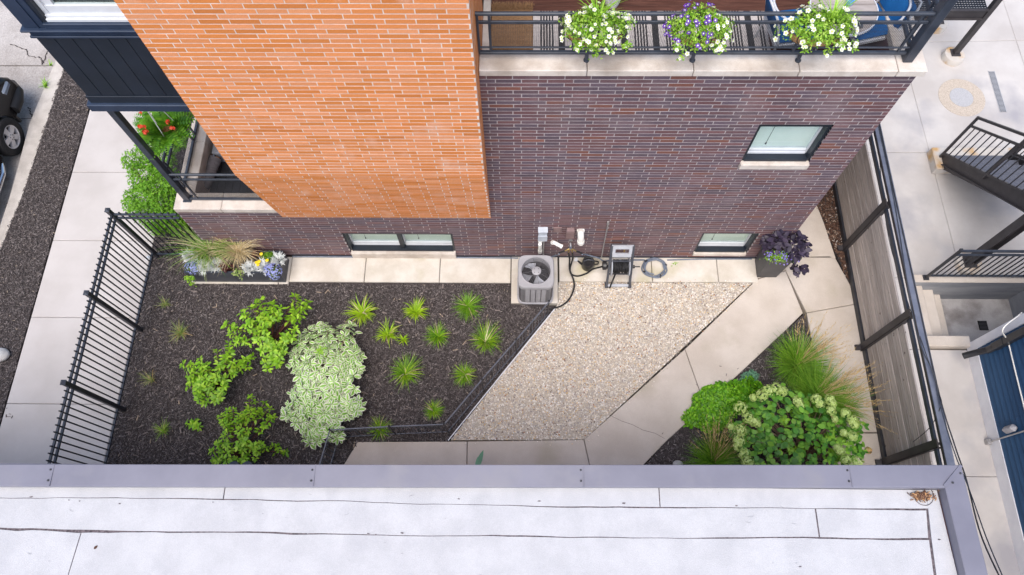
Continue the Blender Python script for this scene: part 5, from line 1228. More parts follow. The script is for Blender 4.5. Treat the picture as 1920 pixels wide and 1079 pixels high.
for o, dx, dy in ((bpy.data.objects['golden_grass.002'], .27, -.08),):
    V, l, s, _, _ = blades((dx, dy, 0), 26, .02, .15, .5, 1.6, .020, 5); link('split_tuft', mesh_np('split_tuft', V, l, s, [g_br], None, True), o)
gs = 'green sedge clumps in the mulch bed'
for px, lab, n, L in (((875, 575), 'largest dark green sedge clump, left of the air conditioner', 300, .27), ((821, 633), 'small dark green sedge clump in the middle of the sedge group', 240, .22),
                      ((910, 646), 'dark green sedge clump nearest the diagonal wire border fence', 240, .25), ((760, 704), 'dark green sedge clump right of the variegated plants with straw tips', 280, .25),
                      ((872, 703), 'dark green sedge clump with a straw tip, beside the lower wire border fence', 240, .22), ((812, 771), 'dark green sedge clump nearest the bend of the wire border fence', 240, .20),
                      ((713, 808), 'sparse green sedge clump pushing through the wire border fence', 130, .22)):
    tuft('green_sedge', lab, px, n, L, .55, 1.7, .009, g_dk, gs, mats2=g_br if L < .26 else None)
gr_ = 'small reddish grass seedlings beside the picket fence'
for px, lab, n, L in (((310, 572), 'smallest pale grass seedling, closest to the long planter', 45, .15), ((340, 626), 'largest pale green grass seedling with one rusty side', 90, .22),
                      ((286, 714), 'mostly rusty brown grass seedling beside the picket fence', 55, .16), ((308, 810), 'yellow green grass seedling with faint red tips by the foreground roof', 70, .17)):
    tuft('grass_seedling', lab, px, n, L, .5, 1.5, .006, g_lime if 'yellow' in lab else g_mix, gr_, mats2=g_red)
def shrub(name, label, cat, tips, base, leafsz, t, mats, stemm, rn=(6, 10), cap=300, droop=.35, group=None, pairs=2, pw=.16):
    """branches from the base to each tip; a whorl of leaves at the tip and pairs of leaves below it"""
    root = thing(name, label, cat, base, group); base = np.array(base)
    P, D, U, Sz = [], [], [], []; b = MB()
    for tp_ in tips:
        tp_ = np.array(tp_); v = tp_ - base; h = np.linalg.norm(v[:2])
        mid = base + v * .5 + np.array([0, 0, .10 * h]) + rng.normal(0, .02, 3)
        path = sag([base + rng.normal(0, .012, 3) * (1, 1, 0), mid, tp_], 7); b.tube(path, np.linspace(.0075, .0028, 7), 4, caps=False)
        ax = nrm((path[-1] - path[-2])[None])[0]; ax = nrm((ax + np.array([0, 0, .9]))[None])[0]
        for q in range(pairs + 1):
            c = path[-1] if q == 0 else path[-1] - (path[-1] - path[-3]) * (.35 * q)
            n = int(rng.integers(*rn)) if q == 0 else int(rng.integers(2, 5)); a0 = rng.uniform(0, 6.28)
            e1 = nrm(np.cross(ax, [.31, .2, .93])[None])[0]; e2 = np.cross(ax, e1)
            for k in range(n):
                a = a0 + 6.283 * k / n + rng.normal(0, .2); lift = rng.uniform(-.1, .55) - (droop if q else 0)
                d = math.cos(a) * e1 + math.sin(a) * e2 + ax * lift
                P.append(c + rng.normal(0, .008, 3) + d * .01); D.append(d); U.append(ax + rng.normal(0, .25, 3)); Sz.append(leafsz * rng.uniform(.65, 1.2))
    b.build('stems', stemm, root, True)
    leaves_on(root, t, mats, 'leaf', np.array(P), np.array(D), np.array(U), np.array(Sz), cap)
    return root
def px_tips(poly, n, zlo, zhi, base, gaps=(), mind=0.045):
    """tips spread over the outline the plant fills in the photograph, at plausible heights"""
    A = np.array(poly, float); out = []; lo, hi = A.min(0), A.max(0); cen = A.mean(0); tries = 0
    while len(out) < n and tries < 20000:
        tries += 1; p = rng.uniform(lo, hi)
        if not inside(p[None], poly)[0] or any((p[0] - g[0]) ** 2 + (p[1] - g[1]) ** 2 < g[2] ** 2 for g in gaps): continue
        e = min(1, np.hypot(*(p - cen)) / (.55 * np.hypot(*(hi - lo)))); z = zhi - (zhi - zlo) * e ** 1.5 + rng.normal(0, .04); z = max(zlo, z)
        q = G(p[0], p[1], z)
        if any(np.linalg.norm(q - o) < mind for o in out): continue
        out.append(q)
    return out
shA = [(553, 546), (577, 560), (580, 602), (556, 620), (550, 640), (560, 660), (530, 676), (520, 690), (497, 700), (487, 690), (495, 660), (468, 655), (450, 645), (420, 636), (419, 608), (445, 600), (460, 573), (487, 557), (520, 570)]
shrub('dogwood_shrub', 'leafy bright green shrub touching the upper left of the variegated plants', 'shrub', px_tips(shA, 68, .25, .62, None, gaps=((532, 600, 9),)), tuple(G(512, 640)), .084, L_OV, [g_dog], g_redst, group='green dogwood shrubs in the mulch bed')
shB = [(400, 647), (432, 645), (447, 668), (478, 668), (470, 690), (455, 710), (430, 695), (425, 715), (432, 750), (405, 770), (370, 768), (358, 730), (333, 705), (345, 678), (380, 672)]
shrub('dogwood_shrub', 'sprawling bright green shrub halfway between the picket fence and the variegated plants', 'shrub', px_tips(shB, 60, .2, .52, None, gaps=((428, 722, 9),)), tuple(G(418, 722)), .078, L_OV, [g_dog], g_redst, group='green dogwood shrubs in the mulch bed')
shC = [(428, 765), (460, 772), (490, 745), (515, 775), (512, 800), (490, 806), (505, 830), (503, 848), (480, 850), (478, 872), (395, 872), (390, 826), (408, 815), (398, 800), (402, 780)]
shrub('dogwood_shrub', 'open bright green shrub reaching down to the foreground roof edge', 'shrub', px_tips(shC, 54, .2, .55, None, gaps=((470, 800, 9), (465, 838, 10))) + [G(535, 848, .15), G(520, 838, .18), G(470, 745, .3), G(486, 772, .4), G(478, 755, .35)], tuple(G(455, 850)), .074, L_OV, [g_dog], g_redst, group='green dogwood shrubs in the mulch bed')
shrub('dogwood_seedling', 'tiny separate green sprig in the mulch left of the open shrub', 'seedling', [G(366, 790, .1), G(372, 800, .1), G(360, 797, .1), G(352, 795, .08)], tuple(G(366, 802)), .075, L_OV, [g_dog], g_redst)
# variegated mass
vp = [(560, 610), (600, 602), (640, 606), (668, 604), (674, 630), (664, 645), (682, 660), (680, 690), (668, 705), (676, 722), (664, 742), (682, 752), (684, 765), (660, 780), (670, 790), (648, 795), (630, 805), (644, 818), (640, 828), (606, 826), (592, 838), (574, 838), (560, 815), (535, 812), (530, 790), (530, 770), (545, 750), (540, 738), (556, 720), (550, 700), (538, 680), (540, 664), (552, 650), (556, 630)]
vp = [(610 + (a - 610) * .94, 722 + (c - 722) * .96) for a, c in vp]
vt = px_tips(vp, 235, .20, .40, None, mind=.055)
shrub('variegated_shrub', 'low dense shrub of white edged green leaves filling a strip of the mulch bed', 'shrub', vt, tuple(G(610, 725)), .112, L_VAR, [g_vg, g_vw], g_stem, rn=(6, 9), pairs=1, droop=.2)
shrub('green_sprig', 'small plain green sprig poking through the white edged leaves', 'sprig', [G(603, 655, .42), G(608, 662, .40), G(598, 660, .40)], tuple(G(604, 668, .1)), .07, L_OV, [g_lime], g_stem)
# stonecrop mound
def leaf_cloud(name, label, cat, pts, ups, size, t, mats, base, parts=0, group=None, part='foliage'):
    root = thing(name, label, cat, base, group); n = len(pts)
    d = rng.normal(0, 1, (n, 3)); d = nrm(d - (d * ups).sum(1, keepdims=True) * ups + ups * rng.uniform(-.2, .5, (n, 1)))
    s = size * rng.uniform(.7, 1.25, n)
    o = link(part, batch(t, frames(d, nrm(ups + rng.normal(0, .3, (n, 3))), s), pts - np.array(base), part, mats, True), root); o['kind'] = 'stuff'
    return root
def mound(poly, n, h, z0=.0, rough=.03):
    A = np.array(poly, float); P = rng.uniform(A.min(0), A.max(0), (n * 3, 2)); P = P[inside(P, poly)][:n]
    a = np.array([(p[0], p[1]) for p in poly]); b_ = np.roll(a, -1, 0)
    ab = b_ - a; t = np.clip(((P[:, None] - a) * ab).sum(2) / (ab * ab).sum(1), 0, 1); dist = np.linalg.norm(P[:, None] - (a + t[..., None] * ab), axis=2).min(1)
    z = z0 + h * np.sqrt(np.clip(dist / (dist.max() + 1e-6), 0, 1)) + rng.uniform(-rough, rough, len(P)); z = np.maximum(z, .015)
    up = nrm(np.stack([P[:, 0] - a[:, 0].mean(), P[:, 1] - a[:, 1].mean(), np.full(len(P), .9)], 1)); return np.concatenate([P, z[:, None]], 1), up
sp_ = [tuple(G(x, y, .12)[:2]) for x, y in ((1285, 788), (1290, 770), (1300, 748), (1315, 732), (1335, 722), (1365, 718), (1398, 708), (1428, 705), (1432, 725), (1415, 745), (1405, 770), (1380, 775), (1372, 800), (1330, 812), (1300, 800))]
P, U = mound(edgy(sp_, .06), 5200, .20, rough=.05)
P[:, 2] += .045 * np.sin(P[:, 0] * 17 + 2 * np.sin(P[:, 1] * 13)) * np.sin(P[:, 1] * 19) * (P[:, 2] > .06)
leaf_cloud('stonecrop_mound', 'dense fresh green stonecrop mound beside the concrete path', 'ground cover', P, U, .048, leaf_t(.6, .05, .1), [g_sed], (float(np.mean([p[0] for p in sp_])), float(np.mean([p[1] for p in sp_])), 0))
P, U = mound([tuple(G(x, y, .08)[:2]) for x, y in ((1388, 710), (1395, 698), (1412, 693), (1425, 702), (1420, 714), (1400, 716))], 420, .12)
leaf_cloud('blue_stonecrop', 'small blue green stonecrop cushion at the tip of the fresh green mound', 'ground cover', P, U, .030, L_NAR, [g_sedb], tuple(G(1408, 706)))
# hydrangea
hx, hy, _ = G(1492, 858)
def hyd():
    root = thing('hydrangea', 'large round hydrangea with broad green leaves and pale lime flower heads', 'shrub', (hx, hy, 0)); org = np.array([hx, hy, 0])
    out = [(1408, 762), (1425, 735), (1450, 728), (1480, 735), (1520, 738), (1560, 752), (1590, 775), (1612, 800), (1620, 840), (1612, 872), (1560, 880), (1480, 880), (1410, 880), (1385, 850), (1378, 805), (1392, 785)]
    tips = px_tips(out, 270, .38, .85, None, gaps=((1492, 840, 15), (1512, 812, 9), (1470, 800, 6)), mind=.055)
    P, D, U, Sz = [], [], [], []; b = MB()
    for i, tp_ in enumerate(tips):
        path = sag([org + rng.normal(0, .05, 3) * (1, 1, 0), org * .45 + tp_ * .55 + (0, 0, .12), tp_], 6)
        if i % 3 == 0: b.tube(path, np.linspace(.008, .003, 6), 4, caps=False)
        out_ = tp_ - org; out_[2] = 0; out_ = nrm(out_[None])[0]
        for k in range(int(rng.integers(2, 5))):
            a = rng.normal(0, 1.0); d = np.array([out_[0] * math.cos(a) - out_[1] * math.sin(a), out_[0] * math.sin(a) + out_[1] * math.cos(a), rng.uniform(-.35, .15)])
            P.append(tp_ + rng.normal(0, .02, 3)); D.append(d); U.append(np.array([0, 0, 1]) + out_ * .35 + rng.normal(0, .2, 3)); Sz.append(rng.uniform(.07, .118))
    b.build('stems', g_stem, root, True)
    leaves_on(root, L_WIDE, [g_hyd], 'leaf', np.array(P), np.array(D), np.array(U), np.array(Sz), 300)
    P, D, U, Sz = [], [], [], []
    for cx, cy, sx, sy, n in ((1575, 850, 22, 16, 26), (1490, 848, 18, 10, 14), (1455, 830, 12, 6, 8), (1560, 822, 14, 8, 10), (1470, 790, 10, 6, 6), (1500, 775, 16, 6, 6)):
        for _ in range(n):
            tp_ = G(cx + rng.normal(0, sx * .6), cy + rng.normal(0, sy * .6), .55 + rng.uniform(0, .2)); a0 = rng.uniform(0, 6.28)
            for k in range(4):
                a = a0 + k * 1.57; P.append(tp_); D.append(np.array([math.cos(a), math.sin(a), rng.uniform(-.1, .3)])); U.append(np.array([0, 0, 1.]) + rng.normal(0, .2, 3)); Sz.append(rng.uniform(.05, .085))
    A = frames(np.array(D), np.array(U), np.array(Sz)); o = link('young_leaves', batch(leaf_t(.6), A, np.array(P) - org, 'young_leaves', [g_hyd2], True), root); o['kind'] = 'stuff'
    heads = [(1389, 765, 18), (1402, 783, 15), (1412, 790, 14), (1420, 795, 10), (1388, 808, 17), (1386, 827, 16), (1384, 838, 12), (1396, 852, 16), (1402, 866, 16), (1408, 876, 14), (1370, 800, 9), (1428, 742, 17), (1440, 733, 17), (1456, 730, 18), (1468, 734, 14), (1412, 746, 10),
             (1495, 752, 14), (1500, 760, 12), (1530, 748, 14), (1538, 758, 12), (1556, 750, 14), (1560, 757, 12), (1558, 770, 14), (1585, 775, 13), (1598, 788, 15), (1602, 796, 12), (1582, 812, 10), (1598, 818, 14), (1575, 845, 13), (1586, 862, 14), (1608, 868, 17), (1600, 876, 14), (1570, 840, 10), (1565, 786, 9)]
    for x, y, r in heads:
        c = G(x, y, .82); R = r / 128 * .78; n = 70
        u = nrm(rng.normal(0, 1, (n, 3)) + (0, 0, .5)); pp = c + u * R * (1, 1, .7) * rng.uniform(.75, 1, (n, 1))
        dd = nrm(np.cross(u, rng.normal(0, 1, (n, 3)))); s = rng.uniform(.016, .026, n)
        link('flower_head', batch(FLW4, frames(dd, u, s), pp - org, 'flower_head', [g_hfl, g_hfl], True), root)
    c = G(1628, 845, .45); n = 50; u = nrm(rng.normal(0, 1, (n, 3))); dd = nrm(np.cross(u, rng.normal(0, 1, (n, 3))))
    o = link('flower_head', batch(FLW4, frames(dd, u, np.full(n, .022)), c + u * .05 - org, 'flower_head', [M('faded_floret', None, ramp=[(0, (.45, .5, .2)), (.5, (.5, .33, .12)), (1, (.42, .22, .09))], rnd=.15), g_hfl], True), root); o['label'] = 'fading brown flower head'
    # sprig of darker leaves leaning out to the right
    P, D, U, Sz = [], [], [], []
    for cx, cy in ((1598, 800), (1606, 795), (1614, 792), (1620, 800), (1610, 803), (1604, 788), (1600, 845), (1612, 838), (1618, 846), (1604, 835)):
        for k in range(2):
            a = rng.uniform(-.9, .9); P.append(G(cx, cy, .5)); D.append(np.array([math.cos(a), math.sin(a), -.1])); U.append(np.array([0, 0, 1.]) + rng.normal(0, .2, 3)); Sz.append(rng.uniform(.08, .12))
    o = link('side_leaves', batch(L_OV, frames(np.array(D), np.array(U), np.array(Sz)), np.array(P) - org, 'side_leaves', [g_hyd], True), root); o['kind'] = 'stuff'
FLW4 = flower_t(4, .2)
hyd()
# feathery grasses in the right bed
def reed(label, px, n, L, heads, hl, haz=None, th1=1.35):
    c = G(*px); c[2] = -.01
    V, l, s, _, _ = blades((0, 0, 0), n, .09, L, .45, th1, .009, 6)
    root = thing('feather_reed_grass', label, 'ornamental grass', tuple(c), 'feathery ornamental grasses by the concrete path')
    link('foliage', mesh_np('foliage', V, l, s, [g_gr], None, True), root)['kind'] = 'stuff'
    V, l, s, tp_, d = blades((0, 0, 0), heads, .07, hl, .38, 1.0, .004, 6, az=haz, azs=.55 if haz is not None else None)
    V2 = []; sds = []
    n = heads
    Vt = V.reshape(n, -1, 3)
    a = Vt[:, -6:].mean(1); e = tp_; k = 16
    P = (a[:, None] + (e - a)[:, None] * np.linspace(0, 1.15, k)[None, :, None]) + rng.normal(0, .004, (n, k, 3))
    ax = np.repeat(nrm(e - a)[:, None], k, 1) + rng.normal(0, .28, (n, k, 3)); up = rng.normal(0, 1, (n, k, 3))
    ss = np.tile(np.linspace(.065, .03, k), (n, 1)) * rng.uniform(.8, 1.2, (n, k))
    A = frames(ax.reshape(-1, 3), up.reshape(-1, 3), ss.ravel(), ss.ravel() * .5)
    link('seed_stalks', mesh_np('seed_stalks', V, l, s, [g_tan], None, True), root)['kind'] = 'stuff'
    link('seed_heads', batch(L_NAR, A, P.reshape(-1, 3), 'seed_heads', [g_tan], True), root)['kind'] = 'stuff'
reed('feathery green grass at the sharp tip of the right-hand bed with tan plumes', (1488, 690), 900, .66, 40, .82, .75)
reed('feathery green grass between the tip clump and the hydrangea, plumes fanned across the paving', (1520, 748), 900, .66, 52, .86, .25)
reed('feathery green grass at the outer edge of the hydrangea by the board fence', (1560, 768), 420, .6, 18, .80, .1)
reed('feathery green grass with tan plumes crouched below the stonecrop by the roof edge', (1335, 872), 700, .62, 44, .74, 1.2)
# young maple beside the lower balcony
def maple():
    base = G(318, 430); base[2] = 0
    root = thing('young_maple', 'leafy bright green young maple beside the small lower balcony', 'tree', tuple(base))
    clusters = [(300, 300, 1.15, .30), (270, 330, 1.0, .30), (262, 370, .8, .28), (290, 350, 1.0, .3), (310, 385, .8, .28), (262, 395, .55, .22), (330, 410, .5, .24), (290, 410, .5, .26), (250, 300, 1.2, .22), (320, 340, 1.0, .24), (285, 265, 1.35, .3), (310, 230, 1.5, .28), (335, 425, .3, .2), (300, 425, .35, .2), (245, 380, .6, .16), (328, 262, 1.4, .24)]
    b = MB(); P, U = [], []
    tr_ = sag([base, base + (-.1, .25, .5), base + (-.2, .6, 1.2)], 8); b.tube(tr_, np.linspace(.035, .014, 8), 7)
    for x, y, z, r in clusters:
        c = G(x, y, z); b.tube(sag([tr_[3], (tr_[3] + c) / 2 + (0, 0, .08), c], 6), np.linspace(.012, .004, 6), 5)
        n = int(760 * (r / .3) ** 2); u = nrm(rng.normal(0, 1, (n, 3))); q = rng.uniform(.35, 1, (n, 1)) ** .5
        P.append(c + u * q * r * (.95, .95, .6)); U.append(nrm(u * .6 + (0, 0, .9)))
    P = np.concatenate(P); U = np.concatenate(U); k = P[:, 2] > .03; P, U = P[k], U[k]; k = ~((P[:, 0] > -5.62) & (P[:, 1] > -.05) & (P[:, 2] < 1.9)); P, U = P[k], U[k]
    b.build('trunk', g_stem, root, True); n = len(P)
    d = rng.normal(0, 1, (n, 3)); d[:, 2] *= .4; s = rng.uniform(.045, .075, n)
    star = T([(0, 0, 0), (.28, -.10, 0), (.42, -.42, -.03), (.52, -.14, 0), (1, 0, -.08), (.52, .14, 0), (.42, .42, -.03), (.28, .10, 0)], [(0, 1, 3, 4), (0, 4, 5, 7), (1, 2, 3), (5, 6, 7)])
    link('crown', batch(star, frames(d, nrm(U + rng.normal(0, .35, (n, 3))), s), P - base, 'crown', [g_tree]), root)['kind'] = 'stuff'
maple()
tag(MB().bbox(-6.72, -5.6, .62, .80, 0, .16, .02).build('edging_block', m_curbstone), 'grey block edging between the mulch and the young maple', 'edging')
# hanging fern with coral red flowers
def fern():
    c = np.array([-5.20, .62, 2.95]); root = thing('hanging_fern', 'hanging basket of ferns and coral red flowers beside the slender column', 'hanging basket', tuple(c))
    MB().lathe([(.05, -.16), (.13, -.12), (.17, 0), (.165, 0), (.12, -.1)], tuple(c), 20).build('basket', m_liner, root, True)
    for k in range(3):
        a = .6 + k * 2.094; MB().tube([c + (.165 * math.cos(a), .165 * math.sin(a), 0), c + (0, 0, zl0 - c[2] + .03)], .006, 5).build('cord', m_rope, root)
    P, D, U, Sz = [], [], [], []
    for i in range(64):
        a = rng.uniform(0, 6.283); L = rng.uniform(.28, .52); th0 = rng.uniform(.2, .9); q = c + (.06 * math.cos(a), .06 * math.sin(a), .0); seg = 12
        for s in range(seg):
            th = th0 + (2.1 - th0) * s / seg; dv = np.array([math.sin(th) * math.cos(a), math.sin(th) * math.sin(a), math.cos(th)]); sd = np.array([-math.sin(a), math.cos(a), 0]); q = q + dv * L / seg
            for g in (-1, 1): P.append(q.copy()); D.append(sd * g + dv * .5); U.append(np.cross(dv, sd) * -1 + (0, 0, .4)); Sz.append(.085 * math.sin(math.pi * (s + 1.5) / (seg + 1.5)) + .012)
    link('fronds', batch(leaf_t(.42, .05, .15), frames(np.array(D), np.array(U), np.array(Sz)), np.array(P) - c, 'fronds', [g_fern], True), root)['kind'] = 'stuff'
    for x, y, r, n in ((268, 240, .035, 12), (272, 247, .03, 10), (262, 236, .02, 6), (315, 229, .022, 8), (323, 240, .022, 8), (264, 213, .012, 4)):
        p0 = G(x, y, 3.22); u = nrm(rng.normal(0, 1, (n, 3))); dd = nrm(np.cross(u, rng.normal(0, 1, (n, 3))))
        link('flower_cluster', batch(FLW, frames(dd, nrm(u + (0, 0, 1)), np.full(n, .026)), p0 + u * r - c, 'flower_cluster', [f_red, f_red], True), root)
fern()
# flower baskets on the terrace railing
def basket(label, px, wdt, cols, spikes, droops):
    droops = list(droops) + [(rng.uniform(-.5, .5), rng.uniform(.05, .14)) for _ in range(3)]
    wdt *= 1.14; zc = 5.74; c = np.array([G(px[0], px[1], zc)[0], -.03, zc])
    root = thing('flower_basket', label, 'flower basket', tuple(c), 'flower baskets hung on the terrace railing')
    n = 20; V = []
    for i, (r, z) in enumerate(((1, .02), (.97, -.06), (.8, -.13), (.45, -.17))):
        for k in range(n + 1):
            a = math.pi + math.pi * k / n; V.append(c + (wdt * .42 * r * math.cos(a), .02 + .16 * r * math.sin(a), z))
    m = n + 1; F = [(i * m + k, i * m + k + 1, (i + 1) * m + k + 1, (i + 1) * m + k) for i in range(3) for k in range(n)] + [tuple(3 * m + k for k in range(m))]
    MB().add(V, F).build('coco_liner', m_liner, root, True)
    for k in range(1, 8):
        a = math.pi + math.pi * k / 8; MB().tube([c + (wdt * .42 * r * 1.02 * math.cos(a), .02 + .165 * r * math.sin(a), z) for r, z in ((1, .02), (.97, -.06), (.8, -.13), (.45, -.17))], .005, 5).build('wire', m_black, root)
    MB().tube([c + (wdt * .43 * math.cos(a), .02 + .168 * math.sin(a), .022) for a in np.linspace(math.pi, 2 * math.pi, 16)], .006, 5).build('rim_wire', m_black, root)
    ph_ = rng.uniform(0, 6.28, 4)
    lump = lambda u: 1 + .22 * np.sin(u[:, 0] * 5 + ph_[0]) * np.sin(u[:, 1] * 4 + ph_[1]) + .15 * np.sin(u[:, 0] * 9 + u[:, 2] * 7 + ph_[2])
    def cloud(n, sx): 
        u = nrm(rng.normal(0, 1, (n, 3))); u[:, 2] = np.abs(u[:, 2]) * 1.0 - .25 * (rng.uniform(0, 1, n) < .5); q = rng.uniform(.45, 1, (n, 1)) ** .6
        q = q * lump(u)[:, None]
        return c + (0, .0, .04) + u * q * (sx, .23, .20), u
    P, u = cloud(2600, wdt * .48)
    k = rng.uniform(0, 1, len(P)) < .96; P, u = P[k], u[k]
    dr = []
    for x, L in droops:
        for t in np.linspace(0, 1, 45): dr.append(c + (x * wdt + rng.normal(0, .025), -.15 - .03 * math.sin(3 * t) + rng.normal(0, .02), .0 - L * t + rng.normal(0, .02)))
    if dr: P = np.concatenate([P, np.array(dr)]); u = np.concatenate([u, np.tile([0, -.8, .5], (len(dr), 1))])
    n = len(P); d = nrm(rng.normal(0, 1, (n, 3))); s = rng.uniform(.022, .042, n)
    link('foliage', batch(L_OV, frames(d, nrm(u + rng.normal(0, .4, (n, 3)) + (0, 0, .3)), s), P - c, 'foliage', [g_bask], True), root)['kind'] = 'stuff'
    for nm, (m1, m2), fx0, fx1, n, r in cols:
        u = nrm(rng.normal(0, 1, (n * 4, 3))); u[:, 2] = np.abs(u[:, 2]) * 1.1 - .2; ux = u[:, 0]; k = (ux > fx0) & (ux < fx1); u = u[k][:n]
        P = c + (0, 0, .05) + u * (wdt * .5, .25, .215) * lump(u)[:, None]
        if dr and nm != 'purple_flowers':
            e = np.array(dr)[rng.integers(0, len(dr), 12)]; P = np.concatenate([P, e + (0, -.03, .01)]); u = np.concatenate([u, np.tile([0, -.6, .7], (12, 1))])
        n2 = len(P); nrm_u = nrm(u + (0, -.25, .7) + rng.normal(0, .25, (n2, 3))); dd = nrm(np.cross(nrm_u, rng.normal(0, 1, (n2, 3)))); s = r * rng.uniform(.75, 1.15, n2)
        link(nm, batch(FLW, frames(dd, nrm_u, s), P - c, nm, [m1, m2], True), root)['kind'] = 'stuff'
    if spikes:
        V, l, s_, _, _ = blades((spikes, .03, .05), 34, .03, .42, .25, 1.2, .014, 5); link('grass_spikes', mesh_np('grass_spikes', V, l, s_, [g_lime], None, True), root)['kind'] = 'stuff'
basket('full hanging basket of small white flowers at the door mat end of the railing', (1115, 50), .66, [('white_flowers', (f_white, f_yel), -1, 1, 120, .024)], .02, ((.02, .22), (.2, .14), (-.25, .08)))
basket('hanging basket half of purple and half of white flowers on the railing', (1312, 58), .62, [('purple_flowers', (f_pur, f_white), -1, .3, 62, .027), ('white_flowers', (f_white, f_yel), .25, 1, 26, .026)], -.0, ((-.22, .26), (-.05, .10), (.26, .12)))
basket('hanging basket of white flowers in front of the bistro table', (1535, 50), .68, [('white_flowers', (f_white, f_yel), -1, 1, 60, .029)], .08, ((.15, .16), (.3, .05)))
# tall planter with purple sweet potato vine
tp0 = G(1421, 521); tpx0, tpy0 = tp0[0], tp0[1]
tpl = thing('tall_planter', 'tall tapered charcoal planter standing at the corner of the brick wall', 'planter', (4.28, -.2, 0))
HT = .80; bx0, bx1, by0, by1 = 4.105, 4.44, -.375, -.05; ex = .035
V = [(bx0, by0, .012), (bx1, by0, .012), (bx1, by1, .012), (bx0, by1, .012), (bx0 - ex, by0 - ex, HT), (bx1 + ex, by0 - ex, HT), (bx1 + ex, by1 + ex, HT), (bx0 - ex, by1 + ex, HT)]
w_ = .02; V += [(V[4][0] + w_, V[4][1] + w_, HT), (V[5][0] - w_, V[5][1] + w_, HT), (V[6][0] - w_, V[6][1] - w_, HT), (V[7][0] + w_, V[7][1] - w_, HT)]; V += [(x, y, HT - .06) for x, y, _ in V[8:12]]
MB().add(V, [(3, 2, 1, 0), (0, 1, 5, 4), (1, 2, 6, 5), (2, 3, 7, 6), (3, 0, 4, 7), (4, 5, 9, 8), (5, 6, 10, 9), (6, 7, 11, 10), (7, 4, 8, 11), (8, 9, 13, 12), (9, 10, 14, 13), (10, 11, 15, 14), (11, 8, 12, 15)]).build('box', m_plant, tpl)
MB().add(V[12:16], [(0, 1, 2, 3)]).build('soil', m_soil, tpl)
pv = thing('purple_vine', 'mound of dark purple leaves spilling over the tall charcoal planter', 'plant', (4.28, -.2, HT - .06))
cpt = np.array([4.33, -.19, .90]); n = 330
u = nrm(rng.normal(0, 1, (n, 3))); u[:, 2] = np.abs(u[:, 2]) - .35 * (rng.uniform(0, 1, n) < .4)
P = cpt + u * rng.uniform(.7, 1, (n, 1)) * (.37, .27, .24); k = P[:, 1] < -.015; P, u = P[k], u[k]
ex_ = np.array([cpt + (rng.uniform(.1, .36), rng.uniform(-.42, -.25), rng.uniform(-.25, -.05)) for _ in range(34)]); P = np.concatenate([P, ex_]); u = np.concatenate([u, nrm(ex_ - cpt)])
k = ~((P[:, 1] < -.30) & (P[:, 0] < 4.36)); P, u = P[k], u[k]
d = u * (1, 1, .2) + rng.normal(0, .5, (len(P), 3)); d[:, 2] -= .15
leaves_on(pv, leaf_t(.62, .1, .2), [g_pur], 'leaf', P, d, nrm(u + (0, -.1, .8)), rng.uniform(.075, .125, len(P)), 300)
lb = np.array([4.24, -.37, .84]); n = 500
P = lb + rng.normal(0, 1, (n, 3)) * (.12, .05, .04) + (0, 0, .02); 
lo_ = thing('trailing_lobelia', 'small violet blue flowers with fresh green leaves at the front of the purple vine', 'plant', tuple(lb))
link('foliage', batch(L_NAR, frames(rng.normal(0, 1, (n, 3)), nrm(rng.normal(0, .5, (n, 3)) + (0, -.3, 1)), rng.uniform(.02, .04, n)), P - lb, 'foliage', [g_lime], True), lo_)['kind'] = 'stuff'
n = 70; P = lb + rng.normal(0, 1, (n, 3)) * (.13, .06, .03) + (0, -.01, .07)
m_vi = leafm('violet_petal', [(0, (.18, .13, .55)), (1, (.32, .24, .70))], .1, .15)
link('flowers', batch(FLW, frames(rng.normal(0, 1, (n, 3)) * (1, 1, .2), nrm(rng.normal(0, .3, (n, 3)) + (0, -.3, 1)), np.full(n, .014)), P - lb, 'flowers', [m_vi, m_vi], True), lo_)['kind'] = 'stuff'
# long planter
lpz = .40
lpl = thing('long_planter', 'long low slate coloured planter box against the brick wall', 'planter', (-5.0, -.3, 0))
X0, X1, Y0_, Y1_ = -5.86, -4.205, -.525, -.095
V = [(X0, Y0_, .012), (X1, Y0_, .012), (X1, Y1_, .012), (X0, Y1_, .012)]; V += [(x, y, lpz) for x, y, _ in V[:4]]; V += [(x + (.035 if x == X0 else -.035), y + (.035 if y == Y0_ else -.035), lpz) for x, y, _ in V[4:8]]; V += [(x, y, lpz - .07) for x, y, _ in V[8:12]]
MB().add(V, [(3, 2, 1, 0), (0, 1, 5, 4), (1, 2, 6, 5), (2, 3, 7, 6), (3, 0, 4, 7), (8, 9, 13, 12), (9, 10, 14, 13), (10, 11, 15, 14), (11, 8, 12, 15)]).build('box', m_plant2, lpl)
MB().add([(x, y, z + .003) for x, y, z in V[4:12]], [(0, 1, 5, 4), (1, 2, 6, 5), (2, 3, 7, 6), (3, 0, 4, 7)]).build('rim', m_blue_blk, lpl)
MB().add(V[12:16], [(0, 1, 2, 3)]).build('soil', m_soil, lpl)
MB().box(-5.035, -5.025, Y0_ - .003, Y0_, .012, lpz).build('seam', m_black, lpl)
zs = lpz - .06
c = G(400, 482, zs)
tuft('fountain_grass', 'tall arching pale green grass at the fence end of the long planter', (402, 478), 380, .58, .35, 1.7, .008, g_mix, z=zs, r0=.08, cat='ornamental grass', mats2=g_dk, bias=(-.22, .22))
tuft('dry_fountain_grass', 'arching straw coloured dried grass in the middle of the long planter', (450, 476), 420, .46, .35, 1.8, .006, g_dry, z=zs, r0=.07, cat='ornamental grass', bias=(.0, .12))
